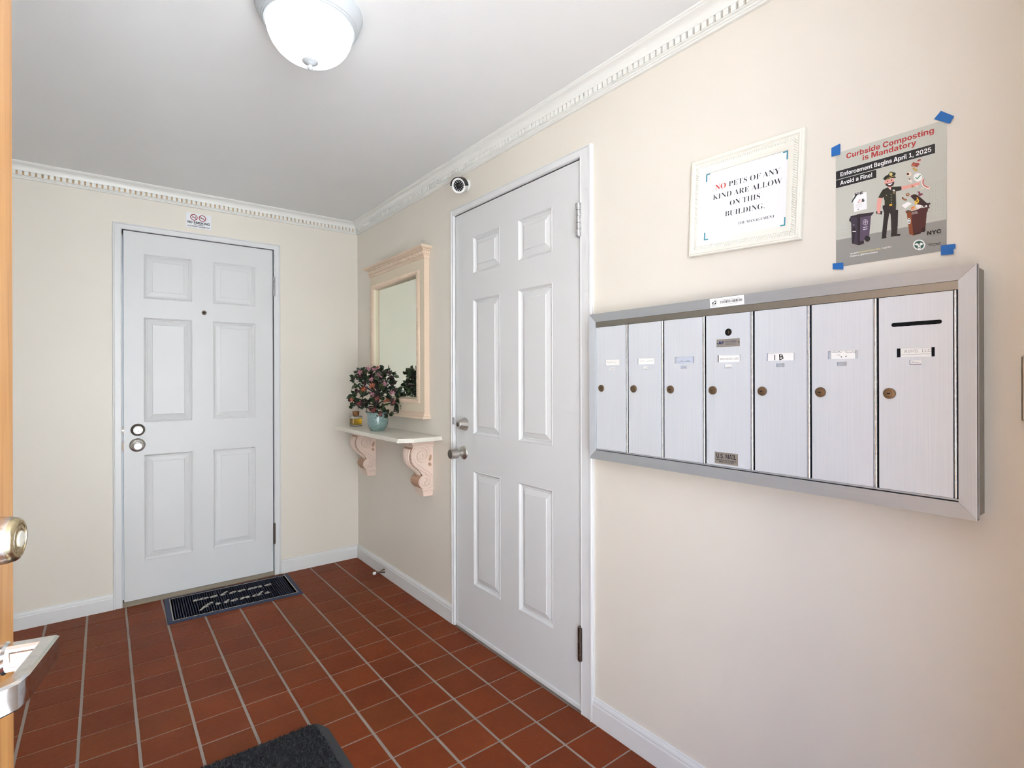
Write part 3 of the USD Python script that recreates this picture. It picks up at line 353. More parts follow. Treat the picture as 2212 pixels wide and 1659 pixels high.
POSTER=[
('ground_shadow','#96918d','747,488 739,466 704,444 648,423 576,407 497,397 421,395 356,400 311,413 292,432 301,454 337,477 396,498 469,514 549,523 624,525 687,519 729,506'),
('ground_shadow','#96918d','1831,466 1820,450 1784,434 1727,422 1654,414 1576,411 1500,415 1437,423 1394,437 1377,453 1388,470 1427,486 1487,498 1561,506 1639,508 1714,504 1775,495 1815,482'),
('ground_shadow','#96918d','1218,560 1243,591 1292,580 1320,545 1311,524 1224,536'),
('officer_drawing','#eaa79c','1077,1664 1128,1649 1127,1537 1105,1528 1061,1593'),
('officer_drawing','#f4f2ee','1064,1592 1118,1584 1105,1528'),
('officer_drawing','#eaa79c','1318,1564 1501,1562 1585,1566 1645,1567 1650,1540 1638,1500 1591,1499 1507,1491 1324,1484'),
('officer_drawing','#eaa79c','876,1433 960,1410 931,1274 917,1080 852,1096 846,1296'),
('officer_drawing','#eaa79c','877,1432 952,1411 923,1286 913,1152 920,1078 896,1065 857,1090 847,1215 851,1336'),
('officer_drawing','#2a2024','840,1144 860,1135 863,1077 919,1067 916,1125 961,1110 948,1033 837,1080'),
('officer_drawing','#eaa79c','857,1159 914,1137 919,1078 893,1072 860,1089'),
('officer_drawing','#22241a','1061,1619 1124,1534 1127,1611 1318,1567 1321,1485 1215,1482 1221,1197 1211,1006 1117,1030 992,1061 960,1205 1002,1240 1002,1330 977,1428 964,1405 879,1439 925,1533 970,1596'),
('officer_drawing','#22241a','970,1226 1218,1198 1214,976 1104,1003 1104,1086 1095,1080 1085,1008 995,1030 960,1205'),
('officer_drawing','#231c20','965,1237 1169,1207 1166,1043 1112,1072 1096,1068 1054,785 1031,534 947,563 987,1012 990,1102 965,1154'),
('officer_drawing','#231c20','1112,1087 1257,1065 1250,740 1231,499 1130,494 1124,769'),
('officer_drawing','#1a1719','950,563 1028,546 1037,487 944,485'),
('officer_drawing','#1a1719','1123,580 1218,560 1224,536 1280,527 1305,500 1286,482 1192,494 1123,491'),
('officer_drawing','#eaa79c','1010,1789 1175,1792 1188,1713 1169,1652 1112,1624 1061,1646 1019,1703'),
('officer_drawing','#eaa79c','1018,1730 1017,1717 1014,1707 1009,1703 1004,1704 1000,1712 996,1723 995,1737 996,1749 1000,1759 1004,1763 1010,1762 1014,1755 1017,1743'),
('officer_drawing','#3a1d1c','1016,1727 1048,1702 1074,1710 1105,1708 1137,1699 1185,1714 1183,1663 1162,1624 1112,1616 1061,1635 1025,1671'),
('officer_drawing','#f7f5f4','1061,1698 1105,1689 1153,1690 1140,1668 1112,1657 1080,1663'),
('officer_drawing','#2a1816','1071,1747 1068,1739 1061,1738 1054,1743 1051,1753 1054,1760 1061,1762 1068,1756'),
('officer_drawing','#2a1816','1147,1748 1144,1740 1137,1739 1130,1745 1127,1754 1130,1761 1137,1763 1144,1757'),
('officer_drawing','#2a1816','1073,1747 1074,1755 1042,1772 1041,1764'),
('officer_drawing','#2a1816','1154,1758 1152,1767 1123,1765 1126,1756'),
('officer_drawing','#22241a','974,1837 1016,1885 1068,1899 1106,1955 1128,1956 1169,1921 1207,1901 1216,1869 1188,1833 1222,1792 1200,1784 1118,1809 1035,1789 1010,1789'),
('officer_drawing','#c9a64a','1089,1820 1139,1827 1192,1826 1190,1838 1136,1839 1136,1839 1085,1832 1084,1832 1084,1832 1026,1804 1032,1792'),
('officer_drawing','#d8c878','1156,1884 1146,1858 1123,1853 1100,1872 1090,1904 1100,1930 1123,1935 1146,1916'),
('officer_drawing','#f1f0e6','1200,1508 1198,1501 1192,1496 1183,1494 1173,1497 1164,1504 1157,1512 1155,1521 1157,1529 1164,1534 1173,1535 1183,1532 1192,1526 1198,1517'),
('officer_drawing','#c9b070','1207,1472 1205,1482 1155,1477 1157,1468'),
('officer_drawing','#c9b070','1197,1439 1196,1446 1168,1447 1169,1439'),
('officer_drawing','#e6dca8','1132,1442 1128,1434 1120,1437 1116,1446 1120,1453 1128,1451'),
('officer_drawing','#e6dca8','1135,1377 1131,1370 1123,1372 1119,1382 1123,1389 1131,1387'),
('officer_drawing','#e6dca8','1141,1312 1137,1305 1129,1307 1125,1316 1129,1324 1137,1321'),
('officer_drawing','#e6dca8','1143,1248 1138,1241 1130,1243 1126,1252 1130,1260 1138,1257'),
('officer_drawing','#e6dca8','1047,1443 1043,1435 1035,1437 1031,1447 1035,1454 1043,1452'),
('officer_drawing','#e9b73c','1092,1231 1146,1225 1146,1187 1092,1190'),
('food_scraps_drawing','#f6f6f4','1693,1654 1688,1624 1675,1601 1655,1587 1630,1584 1603,1592 1578,1610 1557,1636 1543,1668 1539,1700 1544,1730 1557,1753 1578,1767 1603,1770 1630,1762 1655,1743 1675,1717 1688,1686'),
('food_scraps_drawing','#f6f6f4','1591,1608 1627,1605 1615,1565'),
('food_scraps_drawing','#2f8a57','1568,1684 1585,1686 1606,1658 1657,1715 1670,1700 1606,1633'),
('food_scraps_drawing','#f2e6da','1683,1606 1682,1604 1680,1603 1679,1601 1678,1599 1678,1596 1677,1594 1677,1592 1674,1535 1674,1532 1674,1530 1674,1527 1675,1525 1676,1522 1677,1520 1703,1455 1704,1452 1705,1450 1707,1448 1708,1446 1710,1444 1756,1394 1758,1393 1760,1391 1762,1390 1764,1389 1822,1361 1828,1409 1774,1434 1736,1475 1715,1527 1717,1567 1735,1583 1707,1628'),
('food_scraps_drawing','#c9605c','1702,1591 1701,1590 1701,1589 1700,1588 1700,1587 1699,1586 1699,1584 1695,1528 1694,1527 1695,1526 1695,1524 1695,1523 1695,1522 1696,1521 1719,1463 1720,1462 1720,1461 1721,1460 1722,1459 1722,1458 1768,1409 1769,1408 1770,1408 1771,1407 1772,1406 1806,1391 1809,1414 1777,1429 1735,1473 1715,1524 1719,1572 1737,1593 1722,1613'),
('food_scraps_drawing','#a4473a','1502,1978 1538,2032 1574,1998 1628,1981 1651,1945 1616,1920 1607,1894 1562,1930 1502,1945'),
('food_scraps_drawing','#d9835e','1508,1961 1562,1981 1574,1966 1520,1943'),
('food_scraps_drawing','#d9a9a0','1682,2025 1680,2011 1668,2000 1649,1995 1628,1998 1611,2007 1603,2021 1605,2036 1617,2047 1636,2052 1656,2049 1673,2039'),
('food_scraps_drawing','#8f3f3a','1672,2040 1668,2030 1653,2024 1633,2023 1615,2028 1607,2037 1611,2047 1626,2054 1646,2055 1664,2050'),
('food_scraps_drawing','#c2a161','1520,1914 1562,1908 1580,1873 1621,1838 1604,1808 1562,1828 1526,1876'),
('food_scraps_drawing','#ead9c6','1508,1779 1503,1758 1491,1744 1472,1740 1452,1746 1434,1762 1421,1783 1417,1807 1421,1828 1434,1842 1452,1846 1473,1840 1491,1824 1503,1803'),
('food_scraps_drawing','#5b2c20','1463,1793 1459,1778 1447,1771 1433,1776 1421,1789 1417,1807 1421,1822 1433,1829 1447,1824 1459,1811'),
('food_scraps_drawing','#c2b8a8','1503,1732 1500,1742 1416,1739 1418,1728'),
('food_scraps_drawing','#e4ded0','1435,1684 1471,1695 1520,1637 1501,1584 1453,1635'),
('food_scraps_drawing','#7a4b3c','1486,1676 1481,1668 1468,1668 1455,1676 1450,1687 1455,1695 1468,1695 1481,1687'),
('food_scraps_drawing','#b98058','1544,1499 1537,1483 1522,1480 1507,1492 1501,1511 1507,1527 1522,1530 1538,1518'),
('food_scraps_drawing','#f7f7f5','1588,1508 1621,1484 1603,1471 1585,1487'),
('food_scraps_drawing','#8a5a38','1469,1359 1468,1334 1451,1317 1427,1316 1405,1331 1398,1355 1407,1377 1429,1387 1454,1380'),
('food_scraps_drawing','#d9b48c','1454,1361 1453,1349 1442,1342 1429,1344 1421,1353 1422,1365 1433,1372 1446,1370'),
('food_scraps_drawing','#a27355','1363,1246 1365,1245 1367,1243 1368,1242 1411,1216 1421,1253 1380,1278 1346,1315 1327,1285'),
('food_scraps_drawing','#7c4a30','1362,1297 1355,1285 1339,1286 1327,1299 1327,1314 1340,1320 1355,1312'),
('food_scraps_drawing','#e0ddd0','1711,1403 1705,1390 1691,1387 1677,1398 1671,1415 1677,1428 1691,1431 1705,1420'),
('food_scraps_drawing','#7e3347','1603,1366 1650,1359 1656,1314 1697,1310 1703,1273 1650,1258 1620,1281 1632,1328'),
('food_scraps_drawing','#fbfaf9','1324,1145 1440,1195 1509,1133 1388,1058'),
('food_scraps_drawing','#d98b88','1397,1129 1488,1135 1491,1123 1400,1117'),
('compost_bin_drawing','#2d1012','1477,1307 1538,1331 1585,1314 1656,1236 1773,1076 1808,1066 1825,1076 1837,1037 1808,1031 1808,974 1656,1034 1597,1108 1537,1218'),
('compost_bin_drawing','#8b3242','1477,1307 1514,1327 1538,1327 1489,1289'),
('compost_bin_drawing','#f4efee','1573,1078 1609,1090 1685,1055 1656,991 1609,981'),
('compost_bin_drawing','#efecec','1732,1014 1761,1043 1785,1008 1773,990'),
('compost_bin_drawing','#efecec','1683,1042 1709,1042 1703,1000 1685,1012'),
('compost_bin_drawing','#e0742c','1489,1048 1537,1072 1567,1050 1573,1005 1537,981 1501,994'),
('compost_bin_drawing','#f0b24a','1537,1072 1570,1057 1570,1006 1549,996'),
('compost_bin_drawing','#f0c43c','1561,1175 1609,1213 1639,1176 1627,1129 1597,1108 1561,1110'),
('compost_bin_drawing','#8a7018','1620,1163 1614,1147 1600,1144 1586,1155 1580,1174 1586,1190 1600,1193 1614,1182'),
('compost_bin_drawing','#e09030','1591,1254 1621,1232 1627,1194 1597,1216'),
('compost_bin_drawing','#6a4530','1386,990 1428,1013 1495,988 1507,934 1404,953'),
('compost_bin_drawing','#8a4520','1416,950 1513,955 1560,441 1536,432 1461,481'),
('compost_bin_drawing','#4b1c1c','1501,972 1585,973 1662,1000 1822,981 1816,961 1793,949 1787,886 1773,896 1749,572 1746,508 1714,469 1673,481 1667,454 1536,432 1504,782'),
('compost_bin_drawing','#2a1212','1749,511 1744,488 1731,473 1714,470 1696,481 1683,501 1679,527 1683,550 1696,565 1714,568 1731,558 1744,537'),
('compost_bin_drawing','#2a1212','1554,479 1667,483 1667,454 1560,441'),
('compost_bin_drawing','#eceae8','1487,760 1484,731 1476,710 1465,700 1452,703 1440,718 1432,744 1429,774 1432,802 1440,824 1452,834 1465,831 1476,815 1484,790'),
('compost_bin_drawing','#56605a','1472,797 1468,786 1458,784 1449,791 1445,803 1449,813 1458,816 1468,809'),
('compost_bin_drawing','#56605a','1473,741 1468,732 1457,731 1446,737 1441,749 1446,758 1457,760 1468,753'),
('trash_bin_drawing','#2c2431','312,1151 483,1160 791,1130 787,1111 741,1058 511,1075 330,1103'),
('trash_bin_drawing','#2c2431','284,1059 302,1126 386,1105 442,1068 441,974 330,993'),
('trash_bin_drawing','#3c3345','323,1113 517,1073 509,443 468,440 343,501'),
('trash_bin_drawing','#5a4c62','504,1077 741,1065 734,1044 700,625 605,533 509,498'),
('trash_bin_drawing','#241e29','462,1087 517,1073 509,521 591,520 591,450 495,434 461,453'),
('trash_bin_drawing','#1e1a22','718,538 712,509 696,487 673,478 648,484 625,502 609,530 603,562 609,592 625,614 648,622 673,617 696,598 712,570'),
('trash_bin_drawing','#241e29','340,825 420,807 385,500 343,501'),
('trash_bin_drawing','#241e29','418,819 415,797 406,782 394,775 380,778 367,790 358,810 355,833 358,854 367,870 380,877 394,874 406,861 415,842'),
('trash_bin_drawing','#e8e6ea','357,789 430,775 427,760 357,772'),
('trash_bin_drawing','#cfcbd2','366,941 399,935 399,923 366,927'),
('trash_bin_drawing','#b5a9ba','676,923 672,900 663,880 649,868 632,863 614,867 596,880 582,899 573,923 570,948 573,972 582,991 597,1003 614,1008 632,1003 649,991 663,972 672,948'),
('trash_bin_drawing','#5a4c62','663,926 660,905 651,888 638,879 623,878 607,886 594,902 585,922 582,945 585,966 594,983 607,992 623,993 639,985 652,969 660,949'),
('trash_bin_drawing','#b5a9ba','614,883 632,879 632,988 614,992'),
('trash_bin_drawing','#b5a9ba','624,952 653,925 661,938 627,969 626,969 626,970 625,970 624,971 623,971 623,971 622,971 621,971 621,971 620,971 619,971 619,971 618,970 618,970 584,939 594,925'),
('trash_bin_drawing','#d5d0d8','573,831 667,832 663,816 578,812'),
('trash_bin_drawing','#d5d0d8','573,784 666,786 663,769 578,765'),
('fine_notice_drawing','#fafafa','369,1605 450,1654 645,1630 654,1241 393,1229'),
('fine_notice_drawing','#26242a','334,1465 338,1488 429,1644 464,1642 443,1593 352,1468'),
('fine_notice_drawing','#d47a78','511,1498 505,1503 463,1429 470,1423'),
('fine_notice_drawing','#d47a78','553,1431 558,1436 510,1503 506,1499'),
('fine_notice_drawing','#d47a78','465,1430 468,1422 557,1429 555,1437'),
('fine_notice_drawing','#c05050','507,1454 513,1453 512,1477 506,1478'),
('fine_notice_drawing','#c05050','515,1439 513,1435 509,1436 507,1441 509,1444 513,1443'),
('fine_notice_drawing','#d8d8da','553,1390 552,1396 421,1406 422,1399'),
('fine_notice_drawing','#d8d8da','553,1365 552,1371 421,1381 422,1374'),
('fine_notice_drawing','#d8d8da','553,1340 552,1347 421,1356 422,1349'),
('fine_notice_drawing','#d8d8da','553,1315 552,1322 421,1331 422,1324'),
('fine_notice_drawing','#222','452,1265 487,1288 483,1261'),
('footer','#8a8683','1769,110 1774,109 1773,319 1768,320'),
('agency_emblem','#eceeed','1744,188 1739,156 1727,129 1707,108 1681,96 1652,92 1621,98 1592,113 1566,136 1546,165 1533,197 1528,231 1533,263 1546,290 1566,311 1592,323 1622,326 1652,320 1682,305 1707,282 1727,253 1739,221'),
('agency_emblem','#2d5f51','1721,192 1717,166 1705,143 1686,127 1663,119 1637,120 1610,129 1587,147 1568,170 1556,198 1552,226 1556,253 1568,276 1587,292 1611,300 1637,298 1663,289 1686,271 1705,248 1717,221'),
('agency_emblem','#eceeed','1545,237 1598,256 1632,225 1666,254 1721,213 1656,189 1632,184'),
('agency_emblem','#eceeed','1613,188 1661,188 1661,120 1617,122'),
('agency_emblem','#2d5f51','1625,168 1646,167 1646,134 1627,136'),
('agency_emblem','#1f2f2a','1631,196 1643,194 1641,271 1629,273'),
('city_logo','#1d1b1a','2010,174 2009,184 1800,192 1801,181'),
('city_logo','#1d1b1a','2010,144 2009,151 1800,159 1800,152'),
]
SKYLINE=[(0.0, 65.0, 26.0, 86.0), (2.5, 72.0, 7.0, 80.0), (11.0, 72.0, 15.5, 80.0), (19.5, 72.0, 24.0, 80.0), (26.0, 65.0, 62.0, 112.0), (28.5, 72.0, 33.0, 80.0), (37.0, 72.0, 41.5, 80.0), (45.5, 72.0, 50.0, 80.0), (54.0, 72.0, 58.5, 80.0), (28.5, 85.0, 33.0, 93.0), (37.0, 85.0, 41.5, 93.0), (45.5, 85.0, 50.0, 93.0), (54.0, 85.0, 58.5, 93.0), (28.5, 98.0, 33.0, 106.0), (37.0, 98.0, 41.5, 106.0), (45.5, 98.0, 50.0, 106.0), (54.0, 98.0, 58.5, 106.0), (62.0, 65.0, 84.0, 96.0), (64.5, 72.0, 69.0, 80.0), (73.0, 72.0, 77.5, 80.0), (64.5, 85.0, 69.0, 93.0), (73.0, 85.0, 77.5, 93.0), (104.0, 65.0, 132.0, 92.0), (106.5, 72.0, 111.0, 80.0), (115.0, 72.0, 119.5, 80.0), (123.5, 72.0, 128.0, 80.0), (166.0, 65.0, 181.0, 110.0), (168.5, 72.0, 173.0, 80.0), (168.5, 85.0, 173.0, 93.0), (168.5, 98.0, 173.0, 106.0), (181.0, 65.0, 210.0, 148.0), (183.5, 72.0, 188.0, 80.0), (192.0, 72.0, 196.5, 80.0), (200.5, 72.0, 205.0, 80.0), (183.5, 85.0, 188.0, 93.0), (192.0, 85.0, 196.5, 93.0), (200.5, 85.0, 205.0, 93.0), (183.5, 98.0, 188.0, 106.0), (192.0, 98.0, 196.5, 106.0), (200.5, 98.0, 205.0, 106.0), (183.5, 111.0, 188.0, 119.0), (192.0, 111.0, 196.5, 119.0), (200.5, 111.0, 205.0, 119.0), (183.5, 124.0, 188.0, 132.0), (192.0, 124.0, 196.5, 132.0), (200.5, 124.0, 205.0, 132.0), (183.5, 137.0, 188.0, 145.0), (192.0, 137.0, 196.5, 145.0), (200.5, 137.0, 205.0, 145.0)]
WALLC = (0.79, 0.735, 0.65)
paint('wall_paint', WALLC, rough=0.42, scale=120, bump=0.10, var=0.012)
paint('ceiling_paint', (0.86, 0.86, 0.855), rough=0.75, scale=140, bump=0.15, var=0.01)
paint('trim_white', '#ecebe6', rough=0.38, bump=0.03, var=0.01)
paint('door_white', (0.70, 0.70, 0.70), rough=0.36, scale=220, bump=0.05, var=0.012)
paint('casing_white', (0.75, 0.75, 0.75), rough=0.33, scale=180, bump=0.06, var=0.01)
paint('baseboard_white', '#e2e2e1', rough=0.4, scale=60, bump=0.06, var=0.04)
paint('dentil_tan', '#d3b48c', rough=0.6, var=0.1)
paint('threshold_wood', '#8d8272', rough=0.7, scale=30, bump=0.3, var=0.15)
plain('gap_black', '#0c0c0d', 0.8)
brushed('satin_nickel', (0.56, 0.53, 0.49), 0.3, (400, 400, 60), bump=0.1)
brushed('dark_bronze', (0.16, 0.13, 0.105), 0.38, (300, 300, 60), bump=0.1)
plain('chrome', (0.82, 0.82, 0.84), 0.12, 1.0)
plain('hinge_steel', (0.42, 0.42, 0.43), 0.34, 1.0)
plain('lock_core', (0.46, 0.46, 0.48), 0.38, 1.0)
plain('spring_steel', (0.62, 0.62, 0.63), 0.35, 1.0)
for i, k in enumerate(((1.0, 1.0, 1.0), (0.93, 0.9, 0.9), (1.07, 1.04, 1.0), (0.98, 1.06, 1.08), (1.04, 0.95, 0.9))):
    c = np.array([0.205, 0.042, 0.0105]) * k
    mat('terracotta_%d' % i, {'g': ('geometry', {}), 'n': ('noise_texture', {'scale': 5.0, 'detail': 5.0, 'roughness': 0.6}), 'n2': ('noise_texture', {'scale': 260.0, 'detail': 2.0}),
                              'n3': ('noise_texture', {'scale': 60.0, 'detail': 3.0}),
                              'r': ('rgb_ramp', {'ramp': [(0.3, tuple(c * (0.86, 0.84, 0.88))), (0.55, tuple(c)), (0.75, tuple(c * (1.12, 1.12, 0.95)))]}),
                              'm': ('map_range', {'from_min': 0.3, 'from_max': 0.7, 'to_min': 0.42, 'to_max': 0.56}),
                              'b': ('bump', {'strength': 0.22, 'distance': 0.0015}), 'p': ('principled_bsdf', {'specular_ior_level': 0.16})},
        [('g.position', 'n.vector'), ('g.position', 'n2.vector'), ('g.position', 'n3.vector'), ('n.fac', 'r.fac'), ('r.color', 'p.base_color'), ('n3.fac', 'm.value'), ('m.result', 'p.roughness'),
         ('n2.fac', 'b.height'), ('b.normal', 'p.normal')])
paint('grout', '#a3968a', rough=0.9, scale=500, bump=0.6, var=0.1)
mat('print', {'a': ('attribute', {'attribute': 'tint'}), 'p': ('principled_bsdf', {'roughness': 0.42})}, [('a.color', 'p.base_color')])

# ---------------------------------------------------------------- room shell
T2 = 2.44
D1 = dict(leaf=(-1.310, -0.552, 0.024, 2.044), cas=(-1.358, -0.510, 2.081), inn=(-1.318, -0.547, 2.0475))
D2 = dict(leaf=(1.2855, 2.1635, 0.010, 2.044), cas=(1.2625, 2.2265, 2.078), inn=(1.2825, 2.1675, 2.0475))


def walled(u0, u1, holes):
    return Polygon([(u0, -0.1), (u1, -0.1), (u1, T2), (u0, T2)], [[(a, -0.05), (b, -0.05), (b, c), (a, c)] for a, b, c in holes])


solo('wall_back', to(BW, extrude(walled(LEFT - 0.12, 0.12, [(-1.34, -0.53, 2.066)]), -0.12, 0)), 'wall_paint', 'cream painted back wall around the six panel door beside the corner', 'wall', kind='structure')
solo('wall_right', to(RW, extrude(walled(0, 3.58, [(1.2665, 2.19, 2.066)]), -0.12, 0)), 'wall_paint', 'long cream painted wall that carries the mailboxes, mirror and notices', 'wall', kind='structure')
solo('wall_left', box(LEFT - 0.12, LEFT, -3.58, 0.12, -0.1, T2), 'wall_paint', 'cream painted wall behind the open wooden street door', 'wall', kind='structure')
front = Polygon([(LEFT - 0.12, -0.1), (0.12, -0.1), (0.12, T2), (LEFT - 0.12, T2)], [[(-1.72, -0.02), (-0.63, -0.02), (-0.63, 2.20), (-1.72, 2.20)], [(-2.08, 0.10), (-1.86, 0.10), (-1.86, 2.20), (-2.08, 2.20)]])
solo('wall_front', to(lambda p: np.stack([p[..., 0], -3.58 + p[..., 2], p[..., 1]], -1), extrude(front, 0, 0.12)), 'wall_paint', 'cream painted street wall with the entrance opening', 'wall', kind='structure')
solo('ceiling', box(LEFT - 0.12, 0.12, -3.58, 0.12, CEIL, CEIL + 0.14), 'ceiling_paint', 'flat white painted ceiling', 'ceiling', kind='structure')

paint('pavement_grey', (0.52, 0.51, 0.49), rough=0.9, scale=40, bump=0.3, var=0.08)
paint('facade_pale', (0.72, 0.70, 0.66), rough=0.9, scale=40, bump=0.2, var=0.05)
solo('pavement', box(-14, 14, -15, -3.58, -0.22, -0.02), 'pavement_grey', 'pale concrete pavement outside the street door', 'pavement', kind='structure')
solo('facade', box(-14, 14, -15.4, -15, -0.22, 9.0), 'facade_pale', 'pale sunlit house front across the street', 'building', kind='structure')

# ---------------------------------------------------------------- floor: grout bed and one mesh per tile
floor = thing('floor', 'terracotta quarry tile floor with wide grey grout joints', 'floor', kind='structure')
part(floor, 'grout_bed', box(LEFT - 0.05, 0.05, -3.58, 0.05, -0.1, -0.0022), 'grout')
rng = np.random.default_rng(11)
GX, GY = 0.1625, 0.15
for i in range(13):
    for j in range(23):
        x1, y1 = -0.0045 - GX * i, 0.001 - GY * j
        x0, y0 = x1 - GX, y1 - GY
        jx, jy = rng.uniform(-0.0006, 0.0006, 2)
        v, f = plate(x0 + 0.0047 + jx, x1 - 0.0047 + jx, y0 + 0.003 + jy, y1 - 0.003 + jy, -0.008, 0.0, 0.0012)
        c = v.mean(0)
        v[:, 2] += (v[:, 0] - c[0]) * rng.uniform(-0.004, 0.004) + (v[:, 1] - c[1]) * rng.uniform(-0.004, 0.004) + rng.uniform(-0.0004, 0.0003)
        part(floor, 'tile', (v, f), 'terracotta_%d' % rng.integers(0, 5))

# ---------------------------------------------------------------- crown mouldings with dentils
CROWN = [(0.0, CEIL), (0.056, CEIL), (0.056, 2.2975), (0.052, 2.2955), (0.0505, 2.293), (0.047, 2.2915)] + \
        [(0.047 - 0.020 * math.sin(t), 2.2665 + 0.0245 * math.cos(t)) for t in np.linspace(0.12, math.pi / 2, 8)] + \
        [(0.027, 2.2650), (0.0265, 2.2625), (0.015, 2.2622), (0.015, 2.2432), (0.0225, 2.243), (0.0225, 2.2405), (0.016, 2.239), (0.0165, 2.2365), (0.0155, 2.2345), (0.012, 2.2335), (0.0115, 2.2305), (0.009, 2.2285), (0.0, 2.228)]


def run(prof, u0, u1, m0=0, m1=0):
    """A moulding (offset w, height v) along u; m0, m1 = how much the ends recede per unit of offset (mitre)."""
    a = [(u0 + m0 * w, z, w) for w, z in prof]; b = [(u1 - m1 * w, z, w) for w, z in prof]
    return ringloft([a, b], cap0=True, cap1=True)


def crown(name, label, frame, u0, u1, m0, m1, pitch, d0, gap):
    t = thing(name, label, 'moulding', kind='structure')
    part(t, 'moulding', to(frame, run(CROWN, u0, u1, m0, m1)), 'trim_white', smooth=25)
    part(t, 'dentil_groove', to(frame, box(min(u0, u1) + 0.016, max(u0, u1) - 0.016, 2.2433, 2.2620, 0.0, 0.0156)), 'dentil_tan', label='tan unpainted groove behind the dentils')
    x = d0
    while x < u1 - 0.03:
        part(t, 'dentil', to(frame, plate(x + gap / 2, x + pitch - gap / 2, 2.2428, 2.2624, 0.0154, 0.0262, 0.0008)), 'trim_white')
        x += pitch


crown('trim_1', 'white crown moulding with dentils over the back wall', BW, LEFT, 0.0, 0, 1, 0.0238, -2.089, 0.0078)
crown('trim_2', 'white crown moulding with dentils over the mailbox wall', RW, 0.0, 3.46, 1, 0, 0.0224, 0.030, 0.0068)

BB = [(0.0, 0.0), (0.0125, 0.0), (0.0125, 0.062), (0.0105, 0.066), (0.0105, 0.072), (0.0085, 0.077), (0.0055, 0.081), (0.005, 0.084), (0.0, 0.0855)]
bb = thing('baseboard_back', 'white wooden baseboard under the back wall', 'baseboard', kind='structure')
part(bb, 'board', to(BW, run(BB, LEFT, -1.3585)), 'baseboard_white')
part(bb, 'board', to(BW, run(BB, -0.5095, 0.0, 0, 1)), 'baseboard_white')
bb = thing('baseboard_right', 'white wooden baseboard under the mailbox wall', 'baseboard', kind='structure')
BB2 = [(w, z * 1.06) for w, z in BB]
part(bb, 'board', to(RW, run(BB2, 0.0, 1.262, 1, 0)), 'baseboard_white')
part(bb, 'board', to(RW, run(BB2, 2.227, 3.46)), 'baseboard_white')

# ---------------------------------------------------------------- doors
CASE = [(0, 0), (0, 0.0105), (0.05, 0.014), (0.17, 0.0145), (0.20, 0.0115), (0.24, 0.0105), (0.86, 0.0105), (0.95, 0.012), (1, 0.010), (1, -0.012)]
PANEL = [(0, -0.002), (0.0025, -0.0005), (0.0055, -0.003), (0.010, -0.0085), (0.0135, -0.0105), (0.0165, -0.009), (0.0185, -0.0105), (0.022, -0.0095), (0.040, -0.0042), (0.0425, -0.0020), (0.045, -0.0020)]


def door(name, label, frame, d, panels, deep):
    t = thing(name, label, 'door', kind='structure')
    u0, u1, z0, z1 = d['leaf']; a0, a1, at = d['cas']; b0, b1, bt = d['inn']
    loops = []
    for k, w in CASE:
        l, r, q = a0 + k * (b0 - a0), a1 + k * (b1 - a1), at + k * (bt - at)
        loops.append([(l, 0.0005, w), (l, q, w), (r, q, w), (r, 0.0005, w)])
    part(t, 'casing', to(frame, ringloft(loops, closed=False)), 'casing_white')
    j = []
    for p, q, r0, r1 in ((a0 + 0.004, b0, -0.118, -0.002), (b1, a1 - 0.004, -0.118, -0.002), (b0 - 0.004, b0 + 0.02, -0.118, -0.05), (b1 - 0.02, b1 + 0.004, -0.118, -0.05)):
        j.append(box(p, q, 0.0005, bt + 0.015, r0, r1))
    j += [box(a0 + 0.004, a1 - 0.004, bt, at - 0.004, -0.118, -0.002), box(b0, b1, bt - 0.016, bt + 0.004, -0.118, -0.05)]
    part(t, 'jamb', to(frame, j), 'casing_white')
    holes = [[(p[0], p[2]), (p[1], p[2]), (p[1], p[3]), (p[0], p[3])] for p in panels]
    leaf = part(t, 'leaf', to(frame, extrude(Polygon([(u0, z0), (u1, z0), (u1, z1), (u0, z1)], holes), -0.046, -0.002)), 'door_white')
    for p in panels:
        prof = [(0, -0.03)] + [(dd, -0.002 + (w + 0.002) * deep) for dd, w in PANEL]
        part(leaf, 'panel', to(frame, frame_loop(p[0], p[1], p[2], p[3], prof, cap=True)), 'door_white')
    return t


def hinge(t, frame, u, z0, z1, r, w, m, tip=0.004, collar=0.0):
    zz = np.linspace(z0, z1, 6); g = []
    for a, b in zip(zz[:-1], zz[1:]):
        g.append(lathe([(r * 0.9, a + 0.0003), (r, a + 0.0012), (r, b - 0.0012), (r * 0.9, b - 0.0003)], 16))
    if collar:
        for a in (z0, z1 - 0.016):
            g.append(lathe([(r + collar, a), (r + collar, a + 0.016)], 20))
    g.append(lathe([(r * 0.55, z0 - tip), (r * 0.75, z0 - tip * 0.5), (r * 0.75, z1 + tip * 0.5), (r * 0.55, z1 + tip)], 12))
    v, f = cat(g)
    part(t, 'hinge', to(frame, [(np.stack([v[:, 0] + u, v[:, 2], v[:, 1] + w], -1), f), box(u - 0.004, u + r + 0.001, z0, z1, -0.004, min(0.0128, w))]), m, smooth=35)


pan = [(-1.221, -0.988), (-0.884, -0.652)]
door1 = door('door_1', 'white six panel apartment door in the back wall behind the welcome mat', BW, D1, [(a, b, c, e) for a, b in pan for c, e in ((1.681, 1.930), (0.997, 1.578), (0.233, 0.819))], 0.8)
part(door1, 'threshold', to(BW, hull([(u, z, w) for u in (-1.317, -0.548) for z, w in ((0, -0.06), (0, 0.012), (0.006, 0.012), (0.0215, -0.004), (0.0215, -0.06))])), 'threshold_wood', label='worn wooden threshold')
hinge(door1, BW, -0.5465, 1.757, 1.874, 0.0072, 0.010, 'hinge_steel')
hinge(door1, BW, -0.5475, 0.200, 0.325, 0.0068, 0.010, 'dark_bronze')


